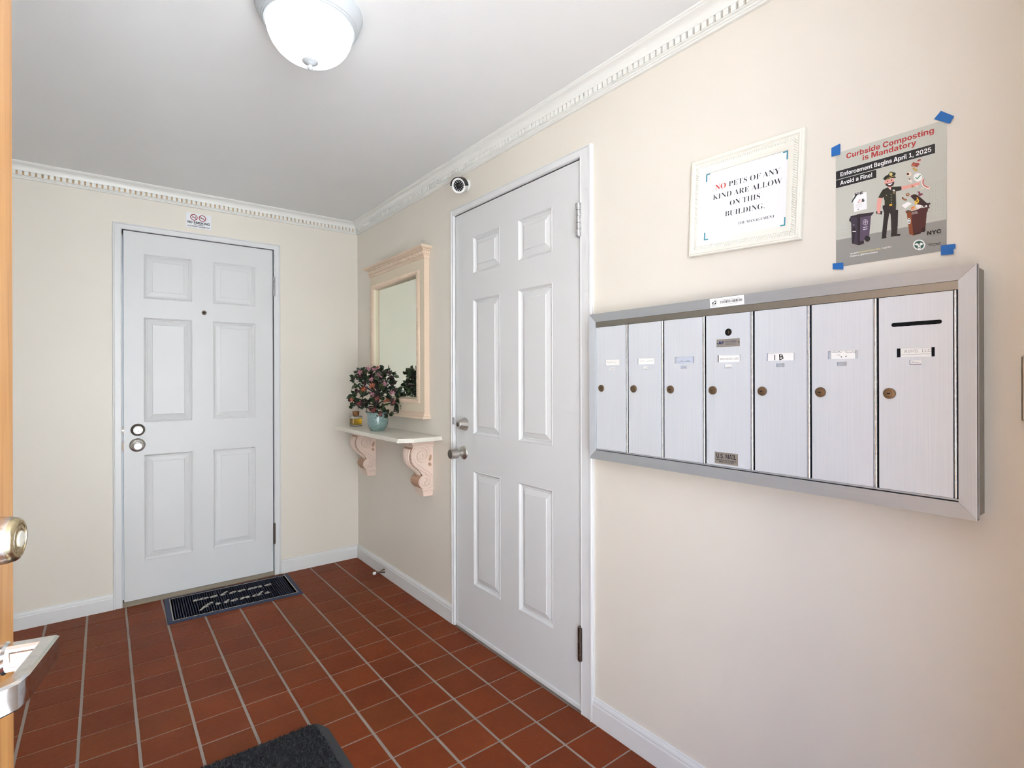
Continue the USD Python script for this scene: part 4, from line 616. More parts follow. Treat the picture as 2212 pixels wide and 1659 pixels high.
def knob_at(u, z, frame, prof, n=36):
    v, f = lathe(prof, n)
    return to(frame, (np.stack([v[:, 0] + u, v[:, 1] + z, v[:, 2]], -1), f))


def keyhole(u, z, w, frame, s=1.0):
    return to(frame, [box(u - 0.0009 * s, u + 0.0009 * s, z - 0.0065 * s, z + 0.001 * s, w - 0.002, w + 0.0003), knob_at_flat(u, z, w, 0.0016 * s)])


def knob_at_flat(u, z, w, r):
    v, f = lathe([(r, w - 0.002), (r, w + 0.0003)], 12)
    return np.stack([v[:, 0] + u, v[:, 1] + z, v[:, 2]], -1), f


W0 = -0.002
db = part(door1, 'deadbolt', knob_at(-1.248, 0.957, BW, [(0.033, W0), (0.0335, W0 + 0.003), (0.0315, W0 + 0.007), (0.0235, W0 + 0.022), (0.0215, W0 + 0.024)]), 'dark_bronze', smooth=30, label='dark bronze deadbolt collar')
c = part(db, 'lock_cylinder', knob_at(-1.248, 0.957, BW, [(0.0215, W0 + 0.0225), (0.0215, W0 + 0.0245), (0.0190, W0 + 0.0245), (0.0185, W0 + 0.0235), (0.0172, W0 + 0.0235), (0.0168, W0 + 0.025)]), 'lock_core', smooth=30, label='bright lock cylinder')
part(db, 'keyhole', keyhole(-1.248, 0.953, W0 + 0.0252, BW), 'gap_black')
kn = part(door1, 'door_knob', knob_at(-1.2505, 0.8735, BW, [(0.0365, W0), (0.037, W0 + 0.002), (0.035, W0 + 0.006), (0.029, W0 + 0.010), (0.020, W0 + 0.012), (0.014, W0 + 0.020), (0.0145, W0 + 0.028), (0.021, W0 + 0.036), (0.025, W0 + 0.046), (0.0245, W0 + 0.058), (0.0225, W0 + 0.062), (0.0205, W0 + 0.0625), (0.0185, W0 + 0.060), (0.0125, W0 + 0.059), (0.010, W0 + 0.0595)]), 'satin_nickel', smooth=30, label='satin nickel knob on a round rose')
part(kn, 'lock_cylinder', knob_at(-1.2505, 0.8735, BW, [(0.0085, W0 + 0.058), (0.0085, W0 + 0.063), (0.0078, W0 + 0.0638)]), 'lock_core', smooth=30)
part(kn, 'keyhole', keyhole(-1.2505, 0.8720, W0 + 0.0639, BW, 0.8), 'gap_black')
pk = part(door1, 'peephole', knob_at(-0.9285, 1.624, BW, [(0.0132, W0), (0.0132, W0 + 0.002), (0.0115, W0 + 0.0042), (0.0085, W0 + 0.0042), (0.0075, W0 + 0.002)]), 'dark_bronze', smooth=30, label='dark ringed peephole')
part(pk, 'lens', knob_at(-0.9285, 1.624, BW, [(0.0073, W0 + 0.0015), (0.0065, W0 + 0.0028), (0.004, W0 + 0.004), (0.0015, W0 + 0.0045)]), 'gap_black', smooth=40)
part(door1, 'latch_plate', to(BW, [box(-1.3172, -1.3102, 0.94, 0.975, -0.012, -0.004), box(-1.3172, -1.3102, 0.845, 0.895, -0.010, -0.004)]), 'dark_bronze')
part(door1, 'bolt', to(BW, box(-1.3185, -1.3095, 0.952, 0.962, -0.03, -0.001, 0.001)), 'chrome', label='bright deadbolt tongue in the gap')

pan = [(1.4405, 1.6575), (1.787, 2.004)]
door2 = door('door_2', 'white six panel door between the mirror shelf and the mailboxes', RW, D2, [(a, b, c, e) for a, b in pan for c, e in ((1.733, 1.910), (0.967, 1.612), (0.247, 0.793))], 1.1)
part(door2, 'door_sweep', to(RW, hull([(u, z, w) for u in (1.288, 2.161) for z, w in ((0.0065, -0.008), (0.0065, 0.004), (0.020, 0.0035), (0.023, -0.0015), (0.023, -0.008))])), 'door_white', label='white sweep along the foot of the door')
part(door2, 'threshold', to(RW, box(1.2827, 2.1673, 0.0, 0.0095, -0.115, -0.03)), 'threshold_wood')
hinge(door2, RW, 2.1655, 1.757, 1.876, 0.0098, 0.014, 'spring_steel', tip=0.003, collar=0.0016)
hinge(door2, RW, 2.1655, 0.197, 0.318, 0.0088, 0.012, 'dark_bronze')
db = part(door2, 'deadbolt', knob_at(1.3700, 1.0115, RW, [(0.0315, W0), (0.032, W0 + 0.003), (0.031, W0 + 0.006), (0.0205, W0 + 0.040), (0.019, W0 + 0.043)]), 'satin_nickel', smooth=30, label='conical satin nickel deadbolt')
part(db, 'lock_cylinder', knob_at(1.3700, 1.0115, RW, [(0.019, W0 + 0.0425), (0.017, W0 + 0.0432), (0.0165, W0 + 0.042), (0.0115, W0 + 0.042), (0.0112, W0 + 0.0435)]), 'dark_bronze', smooth=30)
part(db, 'keyhole', keyhole(1.3700, 1.0105, W0 + 0.0437, RW), 'gap_black')
kn = part(door2, 'door_knob', knob_at(1.3590, 0.8705, RW, [(0.0325, W0), (0.033, W0 + 0.003), (0.0315, W0 + 0.006), (0.024, W0 + 0.010), (0.014, W0 + 0.013), (0.0128, W0 + 0.020), (0.0128, W0 + 0.033), (0.019, W0 + 0.036), (0.0238, W0 + 0.040), (0.0248, W0 + 0.050), (0.0238, W0 + 0.076), (0.0225, W0 + 0.080), (0.019, W0 + 0.081)]), 'satin_nickel', smooth=30, label='cylindrical satin nickel knob on a round rose')
part(kn, 'knob_face', knob_at(1.3590, 0.8705, RW, [(0.0205, W0 + 0.0805), (0.020, W0 + 0.0815)]), 'dark_bronze')
part(kn, 'keyhole', keyhole(1.3590, 0.8705, W0 + 0.0817, RW), 'lock_core')
part(door2, 'latch_plate', to(RW, box(1.2700, 1.2875, 1.005, 1.040, 0.009, 0.0125, 0.0008)), 'lock_core', label='bright latch guard plate')

# ---------------------------------------------------------------- street door, open beside the camera
mat('varnished_wood', {'g': ('geometry', {}), 'mp': ('mapping', {'mapping_type': 'point', 'scale': (60.0, 60.0, 2.2)}), 'n': ('noise_texture', {'scale': 1.0, 'detail': 5.0, 'roughness': 0.6, 'distortion': 0.6}),
                       'n2': ('noise_texture', {'scale': 1.6, 'detail': 2.0}),
                       'r': ('rgb_ramp', {'ramp': [(0.25, (0.34, 0.150, 0.045)), (0.5, (0.52, 0.25, 0.083)), (0.75, (0.60, 0.33, 0.12))]}), 'b': ('bump', {'strength': 0.1, 'distance': 0.001}),
                       'p': ('principled_bsdf', {'roughness': 0.32, 'coat_weight': 0.4, 'coat_roughness': 0.12})},
    [('g.position', 'mp.vector'), ('mp.vector', 'n.vector'), ('g.position', 'n2.vector'), ('n.fac', 'r.fac'), ('r.color', 'p.base_color'), ('n.fac', 'b.height'), ('b.normal', 'p.normal')])
plain('worn_brass', (0.60, 0.50, 0.31), 0.27, 1.0)
plain('worn_nickel', (0.66, 0.57, 0.50), 0.30, 1.0)
plain('pale_core', (0.80, 0.77, 0.66), 0.3, 0.6)
plain('rose_dark', (0.20, 0.20, 0.22), 0.3, 1.0)
TH = math.radians(12)
DU = np.array([math.sin(TH), math.cos(TH), 0]); DN = np.array([math.cos(TH), -math.sin(TH), 0])
EDGE = np.array([CAM[0] - 0.0986, CAM[1] + 0.9951, 0])          # foot of the free edge of its inner face


def DR(p):                      # b = distance back from the free edge, height, height over the face
    p = np.asarray(p, float)
    return EDGE - p[..., 0:1] * DU + p[..., 2:3] * DN + p[..., 1:2] * np.array([0, 0, 1.0])


d3 = thing('door_3', 'varnished orange wooden street door standing open, seen edge on', 'door', base=tuple(DR((0.91, 0, 0))), kind='structure')
part(d3, 'leaf', to(DR, box(0, 0.91, 0.008, 2.10, -0.044, 0, 0.0015)), 'varnished_wood')


def dr_lathe(b, z, prof, n=40):
    v, f = lathe(prof, n)
    return DR(np.stack([v[:, 0] + b, v[:, 1] + z, v[:, 2]], -1)), f


kn = part(d3, 'door_knob', dr_lathe(0.14, 1.047, [(0.034, 0.0), (0.034, 0.003), (0.030, 0.007), (0.022, 0.009), (0.0195, 0.012), (0.021, 0.016), (0.0262, 0.022), (0.0275, 0.030), (0.0272, 0.040), (0.0258, 0.044)]), 'worn_nickel', smooth=35, label='worn nickel knob with a brassy rim')
part(kn, 'rim', dr_lathe(0.14, 1.047, [(0.0258, 0.0438), (0.0250, 0.0475), (0.0230, 0.0500), (0.0208, 0.0510), (0.0190, 0.0508), (0.0186, 0.0492), (0.0170, 0.0490), (0.0165, 0.0505), (0.0120, 0.0510), (0.0115, 0.0500)]), 'worn_brass', smooth=40, label='brassy worn rim')
part(kn, 'button', dr_lathe(0.14, 1.047, [(0.0095, 0.0495), (0.0095, 0.0518), (0.0085, 0.0525), (0.004, 0.0528)]), 'pale_core', smooth=30, label='pale centre button')
part(d3, 'lever_rose', dr_lathe(0.130, 0.905, [(0.037, 0.0), (0.038, 0.004), (0.036, 0.009), (0.028, 0.011)]), 'rose_dark', smooth=30, label='dark round rose behind the lever')
part(d3, 'lever_collar', dr_lathe(0.130, 0.905, [(0.0185, 0.011), (0.019, 0.013), (0.0185, 0.034), (0.0165, 0.037)]), 'chrome', smooth=30)
# the lever: out from the face, back along the door, and returned to the face
path = [(0.130, 0.036), (0.130, 0.0735), (0.2150, 0.0735), (0.2300, 0.0700), (0.2420, 0.0580), (0.2620, 0.0220), (0.2640, 0.006)]
path = np.array(path)
prof = [(-0.0085, -0.0135), (-0.0065, -0.0155), (0.0065, -0.0155), (0.0085, -0.0135), (0.0085, 0.0125), (0.0060, 0.0155), (-0.0060, 0.0155), (-0.0085, 0.0125)]
loops = []
for i, p in enumerate(path):
    a = path[i] - path[i - 1] if i else path[1] - path[0]
    b = path[i + 1] - path[i] if i < len(path) - 1 else a
    a, b = a / np.linalg.norm(a), b / np.linalg.norm(b)
    na, nb = np.array([-a[1], a[0]]), np.array([-b[1], b[0]])
    m = na + nb; m /= np.linalg.norm(m); m /= max(m @ na, 0.5)
    loops.append([(p[0] + m[0] * q, 0.905 + h, p[1] + m[1] * q) for q, h in prof])
lv = part(d3, 'lever', to(DR, ringloft(loops, cap0=True, cap1=True)), 'chrome', smooth=28, label='chrome return lever')
NECK = lambda p: DR(np.stack([0.1386 + p[..., 2], 0.8955 + p[..., 1], 0.0395 + p[..., 0]], -1))
dots = [lathe([(0.0007, 0.0), (0.0007, 0.0006)], 6) for _ in range(9)]
dots = [(v + np.array([0.005 + 0.0019 * k, 0.0075 + 0.0035 * (k % 2), 0.0002]), f) for k, (v, f) in enumerate(dots)]
part(lv, 'embossed_panel', to(NECK, [frame_loop(0, 0.0265, 0, 0.0185, [(0, 0), (0.0006, 0.0009), (0.0014, 0.0003), (0.0022, 0.0002)], cap=True)] + dots), 'chrome', label='embossed panel on the lever neck')

# ---------------------------------------------------------------- ceiling lamp (its own light is here)
mat('lamp_glass', {'p': ('principled_bsdf', {'base_color': (0.9, 0.9, 0.88), 'roughness': 0.3, 'emission_color': (0.95, 0.98, 1.0), 'emission_strength': LAMP})})
paint('lamp_metal', '#bfc3c6', rough=0.4, bump=0.02)
LX, LY = -0.920, -1.980
lamp = thing('ceiling_lamp', 'white flush ceiling lamp with a glowing ribbed glass bowl', 'lamp', base=(LX, LY, CEIL))


def at(m, x, y, z=0):
    v, f = m
    return np.asarray(v) + np.array([x, y, z]), f


part(lamp, 'pan', at(lathe([(0.147, 2.3028), (0.1475, 2.297), (0.1455, 2.292), (0.1425, 2.284), (0.1385, 2.272), (0.1345, 2.2655), (0.1335, 2.262), (0.1300, 2.2605), (0.1290, 2.257), (0.1258, 2.2558), (0.1245, 2.252), (0.1205, 2.2515), (0.1195, 2.258), (0.112, 2.262)], 72, cap=False), LX, LY), 'lamp_metal', smooth=28)
prof = [(0.1165, 2.2575), (0.1172, 2.250), (0.1165, 2.240), (0.1125, 2.224), (0.1045, 2.206), (0.092, 2.189), (0.075, 2.174), (0.054, 2.163), (0.032, 2.1565), (0.018, 2.155)]
v, f = lathe(prof, 240, cap=False)
a = np.arctan2(v[:, 1], v[:, 0]); k = 1 + 0.010 * np.cos(60 * a) * np.clip((np.hypot(v[:, 0], v[:, 1]) - 0.03) / 0.05, 0, 1)
v[:, 0] *= k; v[:, 1] *= k
part(lamp, 'glass_bowl', at((v, f), LX, LY), 'lamp_glass', smooth=True, label='glowing ribbed frosted bowl')
part(lamp, 'finial', at(lathe([(0.0, 2.1305), (0.0045, 2.1315), (0.0075, 2.135), (0.0080, 2.139), (0.0065, 2.1425), (0.0045, 2.1445), (0.0065, 2.1455), (0.0125, 2.1475), (0.0135, 2.1495), (0.0205, 2.1530), (0.0225, 2.1555), (0.0215, 2.1575), (0.010, 2.160)], 32, cap=False), LX, LY), 'lamp_metal', smooth=40)

# ---------------------------------------------------------------- security camera
paint('camera_white', '#f1f1ef', rough=0.3, bump=0.0)
plain('visor_black', '#141416', 0.4)
plain('lens_black', '#0a0a12', 0.12)
plain('led_white', '#e9eef2', 0.25)
CF = np.array([-0.080, -1.444, 2.137]); CD = np.array([-0.78, -0.50, -0.36]); CD /= np.linalg.norm(CD)
sc = thing('security_camera', 'small round white security camera under the dentil moulding beside the door frame', 'camera', base=(0, -1.40, 2.165))
REAR = CF - CD * 0.062
part(sc, 'wall_base', to(RW, at(lathe([(0.026, 0.0), (0.027, 0.004), (0.022, 0.010), (0.012, 0.013)], 28), 1.398, 2.168)), 'camera_white', smooth=35)
part(sc, 'bracket', tube(spline([(-0.010, -1.398, 2.168), (-0.026, -1.401, 2.166), tuple(REAR + CD * 0.01)], 6), 0.0095, 12), 'camera_white', smooth=50)
bd = part(sc, 'housing', along(lathe([(0.012, -0.064), (0.024, -0.060), (0.0295, -0.050), (0.0315, -0.020), (0.0345, -0.006), (0.0350, -0.001), (0.0340, 0.0), (0.0262, 0.0), (0.0255, -0.003)], 48), CD, CF), 'camera_white', smooth=35)
part(bd, 'front_window', along(lathe([(0.0255, -0.0045), (0.0255, -0.0022)], 40), CD, CF), 'lens_black')
part(bd, 'lens', along(lathe([(0.0120, -0.0024), (0.0118, 0.0002), (0.0100, 0.0008), (0.0090, -0.0002), (0.0065, -0.0004), (0.0040, 0.0010), (0.0, 0.0014)], 28, cap=False), CD, CF), 'visor_black', smooth=40)
cx = np.cross([0, 0, 1.0], CD); cx /= np.linalg.norm(cx); cy2 = np.cross(CD, cx)
leds = []
for n, r, o in ((10, 0.0158, 0.0), (14, 0.0212, 0.2)):
    for q in range(n):
        t = 2 * math.pi * q / n + o
        leds.append(along(lathe([(0.00185, -0.0023), (0.0016, -0.0012), (0.0008, -0.0008)], 8), CD, CF + r * (math.cos(t) * cx + math.sin(t) * cy2)))
part(bd, 'led_ring', leds, 'led_white', kind='stuff', label='ring of tiny pale infrared lamps')
vis = []
for r, w in ((0.0358, -0.030), (0.0358, 0.007), (0.0384, 0.007), (0.0384, -0.030), (0.0358, -0.030)):
    vis.append([CF + CD * w + r * (math.cos(t) * cx + math.sin(t) * cy2) for t in np.linspace(math.radians(-8), math.radians(176), 26)])
part(sc, 'visor', ringloft(vis, closed=False), 'visor_black', smooth=35, label='black curved sun visor')

# ---------------------------------------------------------------- mirror
paint('frame_peach', '#e2cbb4', rough=0.45, bump=0.03, var=0.02)
paint('frame_cream', '#e3d5bd', rough=0.5, bump=0.03, var=0.02)
plain('mirror_silver', (0.80, 0.84, 0.76), 0.03, 1.0)
mi = thing('wall_mirror', 'tall mirror in a peach cream frame with a fluted cornice, over the shelf', 'mirror', base=(0, -0.65, 1.45))
U0, U1 = 0.287, 1.015
part(mi, 'back_panel', to(RW, extrude(Polygon([(U0, 1.04), (U1, 1.04), (U1, 1.89), (U0, 1.89)], [[(0.345, 1.128), (0.94, 1.128), (0.94, 1.802), (0.345, 1.802)]]), 0.0, 0.030)), 'frame_cream', label='flat cream board of the frame')
gl = [rect(0.343, 0.942, 1.126, 1.804, d, w) for d, w in ((0, 0.010), (0.0, 0.0135), (0.014, 0.0145))]
part(mi, 'glass', to(RW, ringloft(gl, cap0=True, cap1=True)), 'mirror_silver', label='silvered glass with a bevelled edge')
part(mi, 'side_stile', to(RW, box(U1 - 0.002, U1 + 0.0006, 1.042, 1.888, 0.0, 0.0306)), 'frame_peach')
BEAD = [(0, 0.0295), (0.001, 0.034), (0.006, 0.0415), (0.013, 0.044), (0.020, 0.0415), (0.025, 0.035), (0.0265, 0.030), (0.0285, 0.016)]
part(mi, 'bead', to(RW, frame_loop(0.316, 0.9655, 1.099, 1.829, BEAD)), 'frame_peach', smooth=40, label='rounded rope moulding around the glass')
rope = []
for (a, b) in (((0.329, 1.112), (0.329, 1.816)), ((0.9525, 1.112), (0.9525, 1.816)), ((0.329, 1.816), (0.9525, 1.816)), ((0.329, 1.112), (0.9525, 1.112))):
    L = math.hypot(b[0] - a[0], b[1] - a[1]); e = ((b[0] - a[0]) / L, (b[1] - a[1]) / L); n = int(L / 0.012)
    for q in range(n):
        s = 0.006 + q * 0.012
        p0, p1 = np.array([a[0] + e[0] * (s - 0.003), a[1] + e[1] * (s - 0.003)]), np.array([a[0] + e[0] * (s + 0.003), a[1] + e[1] * (s + 0.003)])
        pn = np.array([-e[1], e[0]]) * 0.009
        rope.append(tube([(*(p0 - pn), 0.0405), ((p0[0] + p1[0]) / 2, (p0[1] + p1[1]) / 2, 0.0440), (*(p1 + pn), 0.0405)], 0.0022, 5))
part(mi, 'rope_twist', to(RW, rope), 'frame_peach', smooth=60, kind='stuff')
CORN = [(0.004, 1.884), (0.005, 1.8995), (0.009, 1.901), (0.009, 1.903), (0.0065, 1.9045), (0.0085, 1.924), (0.0145, 1.926), (0.0165, 1.930), (0.024, 1.933), (0.0315, 1.938), (0.034, 1.943), (0.034, 1.9475)]


def skirt(o, z):
    return [(U0 - o, z, 0.0), (U0 - o, z, 0.031 + o), (U1 + o, z, 0.031 + o), (U1 + o, z, 0.0)]


co = part(mi, 'cornice', to(RW, ringloft([skirt(o, z) for o, z in CORN], cap0=True, cap1=True)), 'frame_peach', label='stepped cornice')
fl = []
n = 58
for q in range(n):
    x = U0 - 0.004 + (U1 - U0 + 0.008) * (q + 0.5) / n
    fl.append(hull([(x + s * 0.0042 + k * 0.002, z, 0.036 + w) for s in (-1, 1) for k, z in ((-1, 1.9055), (1, 1.9235)) for w in (0.0, 0.0055)] + [(x + s * 0.0032, 1.9145, 0.045) for s in (-1, 1)]))
for q in range(3):
    w = 0.006 + 0.011 * q
    fl.append(hull([(U1 + 0.005 + dw, z, w + s * 0.0036) for s in (-1, 1) for z in (1.906, 1.923) for dw in (0, 0.006)]))
part(co, 'flutes', to(RW, fl), 'frame_peach', kind='stuff', label='row of small slanted flutes')
part(mi, 'base_moulding', to(RW, ringloft([skirt(o, z) for o, z in ((0.016, 1.0155), (0.0185, 1.0175), (0.0185, 1.0285), (0.014, 1.0305), (0.0115, 1.0335), (0.0095, 1.0395), (0.0045, 1.0440), (0.003, 1.0475), (0.0015, 1.0530))], cap0=True, cap1=True)), 'frame_peach')

# ---------------------------------------------------------------- wall shelf with scroll corbels
paint('shelf_cream', '#e8e2d6', rough=0.4, bump=0.03, var=0.03)
paint('corbel_pink', '#ead3c4', rough=0.5, bump=0.03, var=0.02)
paint('corbel_glaze', '#c39c82', rough=0.6, bump=0.1, var=0.12)
sh = thing('wall_shelf', 'cream wall shelf on two carved scroll corbels below the mirror', 'shelf', base=(0, -0.66, 0.92))
outline = Polygon([(0.172, 0.0), (0.170, 0.166), (0.212, 0.2405), (1.118, 0.2405), (1.159, 0.166), (1.152, 0.0)])
loops = []
for ins, z in ((0.010, 0.911), (0.0015, 0.9125), (0.0, 0.914), (0.0, 0.9205), (0.0035, 0.9220), (0.0035, 0.9245), (0.0055, 0.9265), (0.0065, 0.9300), (0.010, 0.9330)):
    q = outline.buffer(-ins, join_style='mitre') if ins else outline
    pts = np.array(q.exterior.coords)[:-1]
    st = np.argmin(pts[:, 0] + 10 * np.abs(pts[:, 1] - pts[:, 1].min()))
    ring = Polygon(np.roll(pts, -st, 0)); pts = np.roll(pts, -st, 0)
    if not ring.exterior.is_ccw:
        pts = np.vstack([pts[:1], pts[:0:-1]])
    pts[:, 1] = np.where(pts[:, 1] < 0.02, 0.0, pts[:, 1])
    loops.append([(u, z, w) for u, w in pts])
part(sh, 'shelf_top', to(RW, ringloft(loops, cap0=True, cap1=True)), 'shelf_cream')
SIL = [(0.0, 0.876), (0.118, 0.876), (0.126, 0.862), (0.1325, 0.843), (0.1335, 0.825), (0.130, 0.806), (0.1205, 0.786), (0.105, 0.768), (0.088, 0.754), (0.075, 0.740), (0.067, 0.728), (0.062, 0.7175), (0.070, 0.7165), (0.080, 0.709), (0.0875, 0.696), (0.0875, 0.683), (0.082, 0.669), (0.070, 0.657), (0.066, 0.652), (0.0, 0.652)]
UP = [(0.066 + r * math.cos(t), 0.829 + r * math.sin(t)) for t, r in zip(np.radians(np.linspace(-540, 0, 40))[::-1], np.interp(np.linspace(0, 540, 40), [0, 90, 180, 270, 360, 450, 540], [0.057, 0.0445, 0.037, 0.029, 0.0225, 0.016, 0.010]))]
UP = [(w, 0.829 + (0.829 - z)) for w, z in UP]     # from the front, over the top, inwards
LO = [(0.045 + r * math.cos(t), 0.690 + r * math.sin(t)) for t, r in zip(np.radians(-np.linspace(180, 630, 34)), np.interp(np.linspace(180, 630, 34), [180, 270, 360, 450, 540, 630], [0.033, 0.0325, 0.0325, 0.024, 0.016, 0.009]))]
LO = [(w, 0.690 + (0.690 - z)) for w, z in LO]     # from the wall side, under, inwards
MID = [(0.1225, 0.826), (0.119, 0.806), (0.108, 0.787), (0.090, 0.770), (0.066, 0.753), (0.042, 0.738), (0.024, 0.722), (0.0135, 0.706), (0.012, 0.690)]
SC = list(spline(UP[::-1][:-1] + MID + LO[1:], 4))
for cu in (1.008, 0.258):
    n0, n1 = cu - 0.0475, cu + 0.0475               # far and near side along u
    cb = part(sh, 'corbel', to(lambda p: np.stack([-p[..., 0], -p[..., 2], p[..., 1]], -1), extrude(Polygon(SIL), n0 + 0.0025, n1 - 0.003)), 'corbel_glaze')
    side = lambda p: np.stack([-p[..., 0], -p[..., 2], p[..., 1]], -1)
    sil = Polygon(SIL)
    rib = LineString(SC).buffer(0.0088, cap_style='round').intersection(sil.buffer(0.0015))
    thin = LineString(SC).buffer(0.0042, cap_style='round')
    for a, b, s in ((n1 - 0.003, n1, 1), (n0, n0 + 0.0025, -1)):
        band = rib.difference(LineString(SC).buffer(0.0052).difference(LineString(SC).buffer(0.0042)))
        part(cb, 'scroll_band', to(side, extrude(band, a, b)), 'corbel_pink', label='raised scroll band')
        part(cb, 'scroll_core', to(side, [extrude(thin, a, b + 0.0008 * s if s > 0 else b) if s > 0 else extrude(thin, a - 0.0008, b)]), 'corbel_pink')
        field = sil.buffer(-0.0008).difference(LineString(SC).buffer(0.0102))
        part(cb, 'side_field', to(side, extrude(field, a, (a + 0.0018)) if s > 0 else extrude(field, b - 0.0016, b)), 'corbel_pink')
    buds = []
    for (w, z, rw, rz, rot) in ((0.0175, 0.812, 0.0075, 0.017, 12), (0.020, 0.778, 0.008, 0.011, -35)):
        e = affinity.rotate(affinity.scale(Point(w, z).buffer(1, 8), rw, rz), rot)
        buds.append(extrude(e, n1 - 0.003, n1 + 0.0012)); buds.append(extrude(e.buffer(-0.003), n1, n1 + 0.003))
    part(cb, 'leaf_buds', to(side, buds), 'corbel_glaze', smooth=30, label='two small carved buds')
    # front: ribs of an acanthus leaf between the scroll plates
    sp = spline(SIL[2:12], 5)
    tng = np.gradient(sp, axis=0); tng /= np.linalg.norm(tng, axis=1, keepdims=True); nor = np.stack([-tng[:, 1], tng[:, 0]], 1)
    if (nor[:, 0].mean()) < 0:
        nor = -nor
    s = np.linspace(0, 1, len(sp)); lf = []
    for k, uu in enumerate(np.linspace(-0.030, 0.030, 7)):
        h = (0.012 - 0.006 * abs(uu) / 0.03) * np.sin(np.pi * np.clip(s * 0.9 + 0.12, 0, 1)) ** 0.6
        c = sp + nor * (h * 0.75)[:, None]
        lf.append(tube([(p[0], p[1], cu + uu * (1 - 0.35 * t) + 0.0015 * math.sin(9 * t + k)) for p, t in zip(c, s)], 0.0052 * (1 - 0.45 * s) * (0.8 if k % 2 else 1.0), 7))
    part(cb, 'acanthus_leaf', to(side, lf), 'corbel_pink', smooth=60, label='carved acanthus leaf on the front')
    bl = []
    for q in range(4, len(sp) - 6, 2):
        for uu in (-0.038, 0.038):
            i = trimesh.creation.icosphere(1, 0.0027)
            bl.append((np.array(i.vertices) + np.array([*(sp[q] + nor[q] * 0.001), cu + uu]), np.array(i.faces)))
    part(cb, 'beading', to(side, bl), 'shelf_cream', smooth=True, kind='stuff')
    cap = [(0.006, 0.872), (0.008, 0.8765), (0.0055, 0.8795), (0.0075, 0.884), (0.013, 0.8900), (0.0175, 0.8935), (0.0175, 0.9108)]
    lp = [[(n0 - o * 0.75, z, 0.0), (n0 - o * 0.75, z, 0.115 + o), (n1 + o * 0.75, z, 0.115 + o), (n1 + o * 0.75, z, 0.0)] for o, z in cap]
    part(cb, 'cap_moulding', to(RW, ringloft(lp, cap0=True, cap1=True)), 'corbel_pink')
    ft = [(-0.008, 0.6085), (-0.004, 0.634), (-0.0025, 0.6355), (0.001, 0.637), (0.001, 0.6405), (-0.001, 0.6425), (0.004, 0.645), (0.004, 0.653)]
    lp = [[(n0 - o, z, 0.0), (n0 - o, z, 0.063 + o), (n1 + o, z, 0.063 + o), (n1 + o, z, 0.0)] for o, z in ft]
    part(cb, 'foot_moulding', to(RW, ringloft(lp, cap0=True, cap1=True)), 'corbel_pink')
SHELF_Z = 0.933

# ---------------------------------------------------------------- artificial plant in a celadon pot
mat('celadon', {'g': ('geometry', {}), 'n': ('noise_texture', {'scale': 42.0, 'detail': 3.0, 'distortion': 2.2}), 'vr': ('voronoi_texture', {'scale': 55.0}),
                'r': ('rgb_ramp', {'ramp': [(0.3, (0.13, 0.21, 0.20)), (0.6, (0.23, 0.33, 0.31)), (0.8, (0.36, 0.48, 0.46))]}),
                'b': ('bump', {'strength': 0.55, 'distance': 0.004}), 'p': ('principled_bsdf', {'roughness': 0.14, 'coat_weight': 0.5})},
    [('g.position', 'n.vector'), ('g.position', 'vr.vector'), ('n.fac', 'r.fac'), ('r.color', 'p.base_color'), ('n.fac', 'b.height'), ('b.normal', 'p.normal')])
plain('soil', '#2e251d', 0.95)
plain('bark_dark', '#1d1712', 0.7)
for nm, c, sp_ in (('leaf_green', (0.020, 0.036, 0.016), 0.5), ('leaf_olive', (0.045, 0.062, 0.026), 0.5), ('leaf_purple', (0.055, 0.026, 0.030), 0.5), ('petal_pink', (0.36, 0.17, 0.20), 0.4), ('petal_coral', (0.40, 0.105, 0.055), 0.4), ('petal_wine', (0.22, 0.055, 0.055), 0.4)):
    plain(nm, c, 0.3, specular_ior_level=sp_)
PX, PY = -0.140, -0.655
pl = thing('potted_plant', 'artificial bonsai with dark leaves and pink star flowers in a celadon pot', 'plant', base=(PX, PY, SHELF_Z))
v, f = lathe([(0.0, 0.0005), (0.0375, 0.0005), (0.0395, 0.002), (0.0395, 0.006), (0.0465, 0.015), (0.0545, 0.029), (0.0590, 0.046), (0.0600, 0.060), (0.0592, 0.076), (0.0568, 0.090), (0.0556, 0.097), (0.0575, 0.102), (0.0612, 0.1065), (0.0605, 0.108), (0.056, 0.106), (0.0525, 0.098), (0.0520, 0.085), (0.0, 0.084)], 64, cap=False)
a = np.arctan2(v[:, 1], v[:, 0]); da = np.angle(np.exp(1j * (a - math.radians(142))))
g = np.exp(-(da / 0.55) ** 2) * np.clip((v[:, 2] - 0.075) / 0.031, 0, 1) ** 2
r = np.hypot(v[:, 0], v[:, 1]); k = np.where(r > 0.045, 1 + 0.20 * g, 1)
v[:, 0] *= k; v[:, 1] *= k; v[:, 2] += 0.003 * g
part(pl, 'pot', at((v, f), PX, PY, SHELF_Z), 'celadon', smooth=50, label='crackled celadon pot with a spouted rim')
part(pl, 'soil', at(lathe([(0.051, 0.086), (0.051, 0.0885), (0.03, 0.091), (0.0, 0.092)], 24, cap=False), PX, PY, SHELF_Z), 'soil', smooth=True)
R2 = np.array([0.7917, -0.6109, 0.0]); D2v = np.array([0.6109, 0.7917, 0.0])     # across and away, as one faces the shelf from the entrance
PC = np.array([PX, PY, SHELF_Z])


def pp(x, d, z):
    return PC + x * R2 + d * D2v + np.array([0, 0, z])


